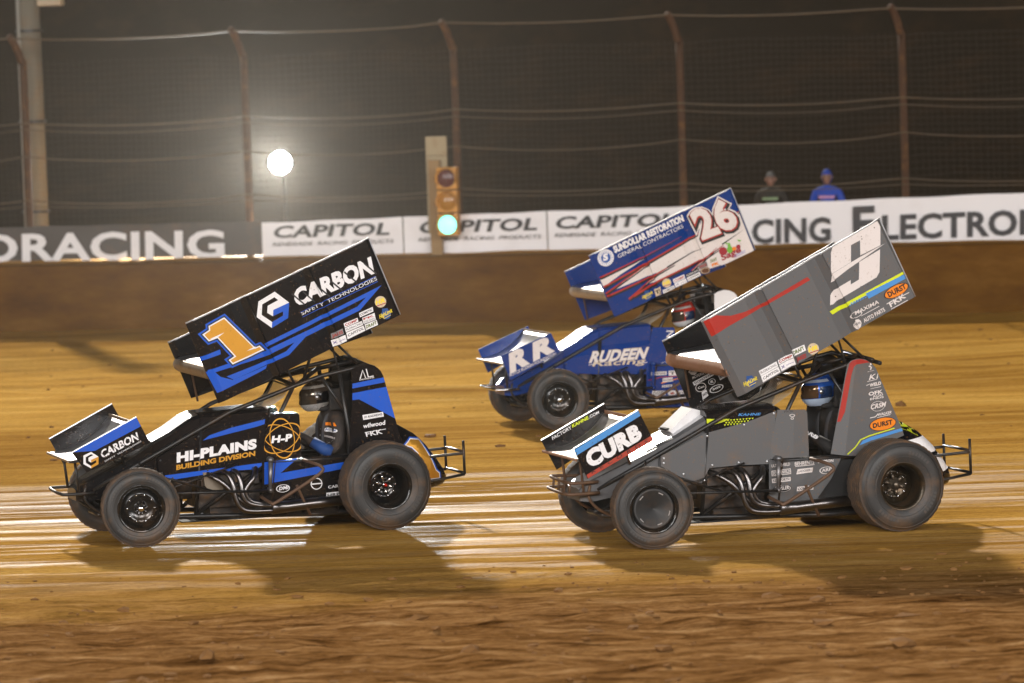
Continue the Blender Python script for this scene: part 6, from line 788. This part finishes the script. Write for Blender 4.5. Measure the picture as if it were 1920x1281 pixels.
    for s in (1, -1): bevel_box('head_restraint', (.16, .36, s * .19 - .02, s * .19 + .02, 1.03, 1.22), BLACK_MATTE, car, .015)
    bevel_box('head_pad', (.13, .25, -.12, .12, 1.26, 1.385), BLACK_MATTE, car, .02)
    V, F = lathe([(.155 + .012 * math.cos(a), .012 * math.sin(a)) for a in [2 * math.pi * i / 8 for i in range(9)]], 28)
    sw = make('steering_wheel', join((V, F), tube([(-.15, 0, 0), (.15, 0, 0)], .01, 6), tube([(0, 0, -.15), (0, 0, .15)], .01, 6)), BLACK_MATTE, car, True)
    sw.matrix_local = Matrix.Translation((.76, 0, .90)) @ Matrix.Rotation(math.radians(-65), 4, 'Y') @ Matrix.Rotation(math.pi / 2, 4, 'X')
    ws = [tube([(.955, -.31, 1.09), (.955, .31, 1.09)], .008, 6), tube([(.735, -.33, 1.285), (.735, .33, 1.265)], .008, 6)]
    for i in range(19):
        y = -.30 + .60 * i / 18; ws.append(tube([(.955, y, 1.085), (.80, y, 1.17 + .01), (.735, y, 1.275)], .0032, 4))
    make('rock_screen', join(*ws), paint('screen_wire', (.28, .25, .2), .5, .6, .4), car)
    # --- top wing
    mnt = [tube([(.29, .24, 1.62), (.115, .28, 1.437)], .011, 8), tube([(.47, .25, 1.70), (.62, .30, 1.30)], .013, 8), tube([(.34, .25, 1.64), (.30, .33, 1.39)], .010, 8)]
    mnt += [tube([(p[0], -p[1], p[2]) for p in q] , .012, 8) for q in ([(.29, .24, 1.62), (.115, .28, 1.45)], [(.80, .25, 1.52), (.66, .30, 1.31)])] + [tube([(.80, .25, 1.52), (.70, .32, 1.29)], .012, 8)]
    for q in mnt: make('wing_strut', q, P('strut'), car, True)
    up = [(1.525, 1.452), (1.50, 1.49), (1.42, 1.512), (1.1, 1.565), (.8, 1.67), (.5, 1.815), (.2, 1.99), (-.03, 2.15)]; low = [(1.525, 1.452), (1.515, 1.41), (1.46, 1.375), (1.2, 1.40), (.8, 1.52), (.4, 1.745), (.1, 1.965), (-.028, 2.14)]
    foil('top_wing', up, low, .742, -.742, P('foil'), car)
    le_u = [(1.36, 1.372), (1.455, 1.366), (1.522, 1.402), (1.535, 1.452), (1.512, 1.492)]; le_l = [(1.36, 1.39), (1.455, 1.380), (1.510, 1.412), (1.520, 1.452), (1.500, 1.483)]
    foil('leading_edge', le_u, le_l, .741, -.741, P('lead'), car)
    bl, cl = sideboard(car, sp['board_l'], .766, P('board'), P('board_in'), GLINT_METAL)
    br, cr = sideboard(car, sp['board_r'], -.760, P('board_in'), P('board_in'), GLINT_METAL)
    for b, c, k in ((bl, cl, 'board_left'), (br, cr, 'board_right')):
        if k in D: add_decals(b, D[k], c)
    for q in ([tube([(1.38, s * .70, 1.38), (1.32, s * .748, 1.10 if s < 0 else 1.28)], .010, 6) for s in (1, -1)] + [tube([(.95, s * .74, 1.50), (.92, s * .752, 1.28 if s < 0 else 1.46)], .010, 6) for s in (1, -1)]): make('wing_brace', q, RUST, car)
    # --- front wing
    fu = [(2.755, .742), (2.735, .752), (2.6, .768), (2.45, .825), (2.3, .925), (2.20, 1.035)]; fl = [(2.755, .742), (2.735, .728), (2.6, .742), (2.45, .80), (2.3, .902), (2.195, 1.025)]
    fo = foil('front_wing', fu, fl, .462, -.462, P('ffoil'), car)
    make('wicker', box(2.188, 2.196, -.46, .46, 1.02, 1.062), P('lead'), fo)
    make('wing_lip', tube([(2.752, -.46, .742), (2.752, .46, .742)], .013, 8), P('lead'), fo)
    for k, y, inn in (('fl', .468, 0), ('fr', -.464, 1)):
        b = from_bm('front_sideboard', plate_bm(sp[k], lambda x, z: y, .005), P('fboard') if not inn else P('fboard_in'), car)
        make('edge_glint_tube', tube([(sp[k][0][0], y - .0025, sp[k][0][1]), (sp[k][1][0], y - .0025, sp[k][1][1])], .006, 6), ALLOY if key != '26' else P('fboard'), b)  # added tube, thickens the bright top edge
        dk = 'front_board_right' if inn else 'front_board_left'
        if dk in D: add_decals(b, D[dk])
    for q in ([tube([(2.66, s * .24, .74), (2.63, s * .24, .45)], .012, 8) for s in (1, -1)] + [tube([(2.30, s * .25, .90), (2.22, s * .25, .66)], .012, 8) for s in (1, -1)]): make('front_wing_post', q, RUST if z9 else BLACK_STEEL, car, True)
    # --- wheels
    st_ = math.radians(-8)
    wheel(car, (2.2, .71, .337), .335, .235, .195, 1, sp['lf'], st_, .075)
    wheel(car, (2.2, -.68, .337), .335, .235, .195, -1, sp['lf'], st_, .075)
    wheel(car, (0, .62, .387), .383, .37, .195, 1, sp['lr'], 0, .20)
    wheel(car, (0, -.82, .432), .428, .44, .195, -1, sp['lr'], 0, .20)
    return car

# ------------------------------------------------------------------ people
def skin_person(name, joints, edges, mat, root_i=0):
    me = bpy.data.meshes.new(name); me.from_pydata([j[0] for j in joints], edges, []); me.update()
    o = bpy.data.objects.new(name, me); COL.objects.link(o); me.materials.append(mat)
    sk = o.modifiers.new('skin', 'SKIN'); sk.use_smooth_shade = True
    if not me.skin_vertices: me.attributes.new('skin', 'FLOAT', 'POINT')
    for i, j in enumerate(joints):
        me.skin_vertices[0].data[i].radius = j[1] if isinstance(j[1], tuple) else (j[1], j[1])
        me.skin_vertices[0].data[i].use_root = (i == root_i)
    ss = o.modifiers.new('subsurf', 'SUBSURF'); ss.levels = 2; ss.render_levels = 2
    return o
def make_person(name, joints, edges, mat, parent=None):
    """skin + subdivision, applied so that the figure is a plain continuous mesh"""
    me = bpy.data.meshes.new(name); bm = bmesh.new(); lay = bm.verts.layers.skin.verify(); vs = []
    for i, (co, r) in enumerate(joints):
        v = bm.verts.new(co); v[lay].radius = r if isinstance(r, tuple) else (r, r); v[lay].use_root = (i == 0); vs.append(v)
    for a, b in edges: bm.edges.new((vs[a], vs[b]))
    bm.to_mesh(me); bm.free()
    o = bpy.data.objects.new(name, me); COL.objects.link(o)
    o.modifiers.new('skin', 'SKIN').use_smooth_shade = True; ss = o.modifiers.new('sub', 'SUBSURF'); ss.levels = 2; ss.render_levels = 2
    dg = bpy.context.evaluated_depsgraph_get(); nm = bpy.data.meshes.new_from_object(o.evaluated_get(dg))
    o.modifiers.clear(); o.data = nm; nm.name = name; nm.materials.clear(); nm.materials.append(mat)
    nm.polygons.foreach_set('use_smooth', [True] * len(nm.polygons)); o.parent = parent
    return o
def hand(J, E, w, d, up, mat=None):
    """palm and five bent fingers grown from wrist joint w along direction d"""
    d = Vector(d).normalized(); up = Vector(up).normalized(); sd = d.cross(up).normalized(); wp = Vector(J[w][0])
    J.append((tuple(wp + d * .06), (.038, .02))); p = len(J) - 1; E.append((w, p))
    for i, (o, l) in enumerate(((-.033, .060), (-.011, .072), (.011, .068), (.033, .054))):
        a = wp + d * .085 + sd * o; b = a + d * l * .55 - up * l * .25; c = b + d * l * .1 - up * l * .5; n = len(J)
        J += [(tuple(a), .010), (tuple(b), .009), (tuple(c), .008)]; E += [(p, n), (n, n + 1), (n + 1, n + 2)]
    a = wp + d * .03 - sd * .045; b = a + d * .035 - up * .02 - sd * .01; n = len(J); J += [(tuple(a), .012), (tuple(b), .010)]; E += [(p, n), (n, n + 1)]
def helmet(person, c, mats, tilt=0.0):
    """full-face helmet: shell with chin bar and eye port, visor, mouth vent and top fin"""
    def surf(th, ph):
        x = math.cos(ph) * math.cos(th); y = math.cos(ph) * math.sin(th); z = math.sin(ph)
        px, py, pz = .150 * x, .118 * y, .138 * z
        if z < -0.15:
            k = (-0.15 - z) / .85
            if x > 0: px += .035 * k ** .5 * x; 
            pz *= 1.0 + .05 * k; py *= 1 - .10 * k
        if x < 0 and z < 0: px *= 1 - .12 * (-z)
        return px, py, pz
    M = Matrix.Translation(c) @ Matrix.Rotation(tilt, 4, 'Y')
    nu, nv = 96, 60; V, F, fm = [], [], []
    for j in range(nv + 1):
        ph = -1.02 + (1.02 + math.pi / 2) * j / nv
        for i in range(nu): V.append(M @ Vector(surf(2 * math.pi * i / nu - math.pi, ph)))
    for j in range(nv):
        ph = -1.02 + (1.02 + math.pi / 2) * (j + .5) / nv
        for i in range(nu):
            th = 2 * math.pi * (i + .5) / nu - math.pi; a = abs(th)
            if a < 1.15 and -.30 < ph < .36: continue           # eye port
            F.append((j * nu + i, j * nu + (i + 1) % nu, (j + 1) * nu + (i + 1) % nu, (j + 1) * nu + i))
            fm.append(1 if (ph < -.42 or (.62 < ph < .82 and a < 2.2)) else (2 if (1.35 < a < 2.2 and -.42 <= ph < .30) else 0))
    h = make('helmet', (V, F), mats[:3], person, True, fm)
    V, F = [], []
    for j in range(9):
        ph = -.36 + .80 * j / 8
        for i in range(17):
            p = Vector(surf(-1.28 + 2.56 * i / 16, ph)); V.append(M @ (p * 1.035))
    for j in range(8):
        for i in range(16): a = j * 17 + i; F.append((a, a + 1, a + 18, a + 17))
    make('visor', (V, F), mats[3], h, True)
    make('visor_pivot', join(*[lathe([(0, s * .004), (.016, s * .003), (.02, -s * .004)], 16, tuple(M @ Vector((.02, s * .119, 0)))) for s in (1, -1)]), ALLOY, h, True)
    make('fin', loft([[M @ Vector(p) for p in ((x, w, z), (x, -w, z), (x, -w, z - .03), (x, w, z - .03))] for x, z, w in ((.03, .142, .03), (-.05, .150, .05), (-.12, .12, .05), (-.15, .085, .04))]), mats[0], h, True)
    return h
def driver(loc, yaw, suit, sleeve, hm, label, hx=.425, hz=1.145, tilt=0.0):
    J = [((.30, 0, .40), (.15, .17)), ((.25, 0, .58), (.14, .16)), ((.25, 0, .78), (.145, .18)), ((.27, 0, .95), (.10, .15)), ((.32, 0, 1.04), .065), ((.38, 0, 1.11), .085)]
    E = [(0, 1), (1, 2), (2, 3), (3, 4), (4, 5)]
    for s in (1, -1):
        n = len(J); J += [((.28, s * .20, .935), .075), ((.30, s * .265, .75), .058), ((.36, s * .27, .665), .052), ((.50, s * .22, .74), .044), ((.60, s * .16, .815), .032)]
        E += [(3, n), (n, n + 1), (n + 1, n + 2), (n + 2, n + 3), (n + 3, n + 4)]
        hand(J, E, n + 4, (.8, -s * .1, .4), (-.3, s * .5, .8))
        n = len(J); J += [((.45, s * .12, .38), .095), ((.85, s * .16, .50), .075), ((1.02, s * .16, .40), .058), ((1.25, s * .14, .28), .045), ((1.36, s * .14, .34), .035)]
        E += [(0, n), (n, n + 1), (n + 1, n + 2), (n + 2, n + 3), (n + 3, n + 4)]
    o = make_person('person', J, E, suit); o.location = loc; o.rotation_euler = (0, 0, math.pi + yaw); tag(o, label, 'person', 'race drivers at the wheel')
    helmet(o, (hx, 0, hz), hm, tilt)
    # sleeve panels, harness and neck collar
    V, F = tube([(.37, .272, .668), (.44, .248, .70), (.53, .205, .765)], [.058, .054, .046], 14); make('sleeve', (V, F), sleeve, o, True)
    for s in (1, -1): make('harness', tube([(.20, s * .10, 1.04), (.33, s * .105, 1.0), (.395, s * .10, .88), (.40, s * .06, .62)], [.018] * 13, 6, 4), paint('webbing', (.05, .05, .055), .8, 0, .2), o)
    make('neck_collar', lathe([(.075, -.02), (.10, -.015), (.105, .015), (.08, .025)], 20), BLACK_MATTE, o, True).matrix_local = Matrix.Translation((.345, 0, 1.035)) @ Matrix.Rotation(math.pi / 2, 4, 'X')
    return o
def spectator(s, d, zg, hgt, top, trousers, hat, label, hood, stripe):
    k = hgt / 1.75; SK = paint('skin', (.22, .12, .085), .6, 0, .15)
    J = [((0, 0, .92), (.15, .11)), ((0, 0, 1.10), (.14, .10)), ((0, 0, 1.30), (.17, .11)), ((0, 0, 1.43), (.12, .09)), ((0, .0, 1.50), .055), ((0, -.01, 1.56), .06)]
    E = [(0, 1), (1, 2), (2, 3), (3, 4), (4, 5)]
    for q in (1, -1):
        n = len(J); J += [((q * .19, 0, 1.40), .075), ((q * .27, .02, 1.14), .06), ((q * .27, -.05, .98), .05), ((q * .20, -.16, .86), .035)]; E += [(3, n), (n, n + 1), (n + 1, n + 2), (n + 2, n + 3)]
        hand(J, E, n + 3, (-q * .3, -.6, -.6), (0, -.7, .7))
        n = len(J); J += [((q * .10, 0, .85), .095), ((q * .11, -.01, .48), .07), ((q * .11, .02, .08), .05), ((q * .12, -.12, .035), .04)]; E += [(0, n), (n, n + 1), (n + 1, n + 2), (n + 2, n + 3)]
    J = [((x[0] * k, x[1] * k, x[2] * k), tuple(a * k for a in r) if isinstance(r, tuple) else r * k) for x, r in J]
    o = make_person('person', J, E, top); o.matrix_world = WALL_M @ Matrix.Translation((s, d, zg)); tag(o, label, 'person', 'spectators behind the fence')
    o.data.materials.append(trousers)
    for p in o.data.polygons:
        if p.center.z < .84 * k and abs(p.center.x) < .2 * k: p.material_index = 1
    # head with face
    def surf(th, ph):
        x, y, z = math.cos(ph) * math.sin(th), -math.cos(ph) * math.cos(th), math.sin(ph)
        w = .078 * (1 - .18 * max(0, -z)); px, py, pz = w * x, .098 * y, .118 * z
        if y < -.8 and -.25 < z < .15: py -= .018 * (1 - abs(x) / .6) * (1 - abs(z + .12) * 2.5) if abs(x) < .22 else 0
        if y < -.6 and .12 < z < .3 and .25 < abs(x) < .6: py += .008
        return px, py, pz
    V, F = [], []; nu, nv = 28, 18
    for j in range(nv + 1):
        for i in range(nu): p = surf(2 * math.pi * i / nu, -math.pi / 2 + math.pi * j / nv); V.append((p[0] * k, (p[1] - .02) * k, (p[2] + 1.64) * k))
    for j in range(nv):
        for i in range(nu): F.append((j * nu + i, j * nu + (i + 1) % nu, (j + 1) * nu + (i + 1) % nu, (j + 1) * nu + i))
    hd = make('head', (V, F), SK, o, True)
    for q in (1, -1): make('ear', lathe([(0, -.008), (.02, -.006), (.028, .004)], 10, (q * .078 * k, -.01 * k, 1.64 * k)), SK, hd, True)
    for q in (1, -1): make('eye', lathe([(0, -.006), (.009, -.003), (.011, .004)], 8, (q * .031 * k, -.108 * k, 1.665 * k)), BLACK_MATTE, hd)
    make('mouth', box(-.024 * k, .024 * k, -.115 * k, -.105 * k, 1.578 * k, 1.585 * k), paint('lips', (.25, .10, .08), .6, 0, 0), hd)
    # hat or hood: cap over the crown and down the back
    V, F = [], []
    for j in range(nv + 1):
        for i in range(nu):
            p = surf(2 * math.pi * i / nu, -math.pi / 2 + math.pi * j / nv); g = 1.14 if hood else 1.07; V.append((p[0] * k * g, (p[1] * g - .018) * k, (p[2] * g + 1.645) * k))
    for j in range(nv):
        ph = -math.pi / 2 + math.pi * (j + .5) / nv
        for i in range(nu):
            th = 2 * math.pi * (i + .5) / nu; front = math.cos(th) > (.45 if hood else -2)
            if ph > .42 or (hood and ph > -1.1 and not front): F.append((j * nu + i, j * nu + (i + 1) % nu, (j + 1) * nu + (i + 1) % nu, (j + 1) * nu + i))
    make('hood' if hood else 'cap', (V, F), hat, o, True)
    if stripe: make('chest_print', ([(x * k, (-.128 + .25 * x * x) * k, z * k) for z in (1.30, 1.345) for x in (-.13, -.065, 0, .065, .13)], [(i, i + 1, i + 6, i + 5) for i in range(4)]), stripe, o)
    return o

# ------------------------------------------------------------------ the three cars and their drivers
def pal(**k):
    d = dict(cage=BLACK_STEEL, nose=BLACK_PAINT, nose_top=BLACK_PAINT, hood_top=paint('hood_alloy', (.34, .35, .37), .40, 1.0, .45, 9.0), cowl=BLACK_PAINT, cowl_top=BLACK_PAINT, scoop=WHITEV, side=BLACK_PAINT, arm=BLACK_PAINT, lower=BLACK_PAINT, sail=BLACK_PAINT, tail=BLACK_PAINT,
             bumper=BLACK_STEEL, nerf=RUST, arm_steel=paint('dull_alloy', (.20, .20, .21), .4, .8, .4), strut=BLACK_STEEL, foil=ALLOY, lead=MUDDY, board=BLACK_PAINT, board_in=BLACK_PAINT, ffoil=ALLOY, fboard=BLACK_PAINT, fboard_in=BLACK_PAINT)
    d.update(k); return d
BLUE26 = paint('cobalt_paint', (.001, .032, .19), .16, 0, .10, spec=.45, speck=.4)
GREYP = paint('grey_panel', (.088, .088, .092), .42, 0, .45, 3.2, speck=.5)
GREY9 = paint('grey_paint', (.088, .088, .092), .42, 0, .12, 5.0, speck=.5)
WHITEP = paint('white_paint', (.74, .73, .74), .3, 0, .18)
VISOR = paint('smoke_visor', (.10, .08, .06), .08, .6, .25); VISOR2 = paint('bronze_visor', (.18, .11, .06), .10, .7, .3)
CARS = {
 '1': ((-1.3419, -0.0119, 0), .3121, dict(paint=pal(nose_top=paint('mirror_black', (.04, .04, .045), .12, .4, .15), lead=paint('muddy_foil', (.30, .24, .18), .5, .6, .8, 16.0)), lf=('black', 'open'), lr=('black', 'deep', 'red'),
    board_l=[(1.752, 1.891), (.105, 2.55), (-.156, 1.876), (1.488, 1.191)], board_r=[(1.563, 1.634), (-.08, 2.29), (-.332, 1.625), (1.368, 1.126)],
    fl=[(2.727, .818), (2.153, 1.092), (2.04, .86), (2.603, .64)], fr=[(2.734, .865), (2.161, 1.143), (2.05, .92), (2.616, .633)]), 'black and royal blue winged sprint car with a gold number 1'),
 '9': ((2.9994, -1.3226, 0), .2984, dict(paint=pal(nose=paint('satin_grey', (.10, .10, .105), .35, 0, .2), nose_top=paint('pale_nose', (.60, .60, .62), .28, .3, .12), hood_top=paint('pale_nose', (.60, .60, .62), .28, .3, .12), side=GREYP, arm=GREYP, lower=GREYP, sail=GREYP, board=GREY9, bumper=RUST, cage=BLACK_STEEL, ffoil=paint('worn_alloy', (.40, .38, .36), .35, .9, .5, 9.0), scoop=WHITEP), lf=('black', 'cover'), lr=('gold', 'deep'),
    board_l=[(1.731, 1.847), (.136, 2.633), (-.163, 1.97), (1.432, 1.211)], board_r=[(1.542, 1.592), (-.058, 2.378), (-.35, 1.71), (1.288, .983)],
    fl=[(2.781, .837), (2.211, 1.127), (2.083, .871), (2.669, .583)], fr=[(2.765, .833), (2.195, 1.114), (2.08, .88), (2.636, .577)]), 'grey winged sprint car with a white number 9 and red wing stripe'),
 '26': ((2.3603, 9.8596, 0), .3165, dict(paint=pal(nose=BLUE26, nose_top=BLUE26, hood_top=paint('blue_alloy', (.45, .50, .58), .28, .8, .15), cowl=BLUE26, cowl_top=BLUE26, side=BLUE26, arm=BLUE26, lower=BLUE26, sail=WHITEP, tail=WHITEP, board=BLUE26, board_in=BLUE26, fboard=BLUE26, fboard_in=BLUE26, arm_steel=BLUE26, bumper=CHROME, lead=paint('muddy_silver', (.5, .42, .34), .5, .4, .7, 16.0)), lf=('black', 'open'), lr=('black', 'deep'),
    board_l=[(1.805, 1.904), (.107, 2.585), (-.166, 1.888), (1.527, 1.219)], board_r=[(1.568, 1.66), (-.13, 2.33), (-.401, 1.632), (1.341, 1.10)],
    fl=[(2.776, .829), (2.178, 1.053), (2.078, .84), (2.667, .558)], fr=[(2.734, .846), (2.131, 1.081), (2.04, .87), (2.629, .582)]), 'cobalt blue and white winged sprint car with number 26 behind the grey car'),
}
for k, (loc, yaw, sp, lab) in CARS.items(): build_car(k, loc, yaw, sp, lab)
SUIT = paint('black_race_suit', (.010, .009, .009), .8, 0, .25)
d1 = driver(*CARS['1'][:2], paint('brown_black_suit', (.026, .020, .018), .8, 0, .3), paint('blue_sleeve', (.008, .05, .20), .7, 0, .15),
       [paint('dark_helmet', (.05, .035, .025), .25, .2, .2), paint('silver_graphic', (.55, .53, .50), .25, .4, .1), BLACK_PAINT, VISOR], 'driver in dark suit and black and silver helmet in the number 1 car', .425, 1.145, .10)
d9 = driver(*CARS['9'][:2], SUIT, SUIT, [paint('blue_helmet', (.012, .10, .48), .2, .2, .08), paint('helmet_pale', (.45, .55, .70), .25, 0, .15), paint('helmet_navy', (.01, .03, .09), .25, 0, .1), VISOR2], 'driver in a black suit and bright blue helmet, in the number 9 car', .425, 1.16, .06)
driver(*CARS['26'][:2], SUIT, SUIT, [paint('red_helmet', (.55, .03, .015), .25, 0, .1), paint('helmet_white', (.65, .65, .66), .25, 0, .1), paint('helmet_navy', (.01, .03, .09), .25, 0, .1), VISOR], 'driver in a red and white helmet, in the number 26 car', .42, 1.15, .16)
gr = [((x, 0), (1, 0)) for x in np.arange(.2, .8, .02)] + [((0, z), (0, 1)) for z in np.arange(.6, 1.0, .02)]
add_decals(d1, DECALS['1']['driver'], gr, .002, .001); add_decals(d9, DECALS['9']['driver'], gr, .002, .001)
spectator(4.78, 2.6, .47, 1.74, paint('blue_hoodie', (.010, .050, .36), .85, 0, .05), paint('jeans', (.05, .06, .10), .85, 0, .1), paint('blue_hoodie', (.010, .050, .36), .85, 0, .05), 'spectator in a bright blue hooded sweatshirt behind the white banner', True, paint('pink_print', (.42, .22, .40), .7, 0, 0))
spectator(3.82, 2.9, .47, 1.72, paint('dark_jacket', (.018, .016, .013), .85, 0, .1), paint('jeans', (.05, .06, .10), .85, 0, .1), paint('grey_cap', (.10, .10, .10), .8, 0, .1), 'spectator in a dark jacket with a pale green chest stripe behind the white banner', False, paint('green_stripe', (.16, .24, .13), .7, 0, 0))

# ------------------------------------------------------------------ dusty night air
def build_haze():
    m = bpy.data.materials.new('dusty_air'); m.use_nodes = True; nt = m.node_tree; nt.nodes.clear()
    out = nt.nodes.new('ShaderNodeOutputMaterial'); v = nt.nodes.new('ShaderNodeVolumePrincipled')
    v.inputs['Color'].default_value = (.88, .76, .62, 1); v.inputs['Density'].default_value = HAZE; v.inputs['Anisotropy'].default_value = 0.8
    nt.links.new(v.outputs['Volume'], out.inputs['Volume'])
    kind(make('haze', box(-140, 140, -130, 130, -1.5, 28.0), m), 'stuff')
HAZE = 0.00012
build_haze()
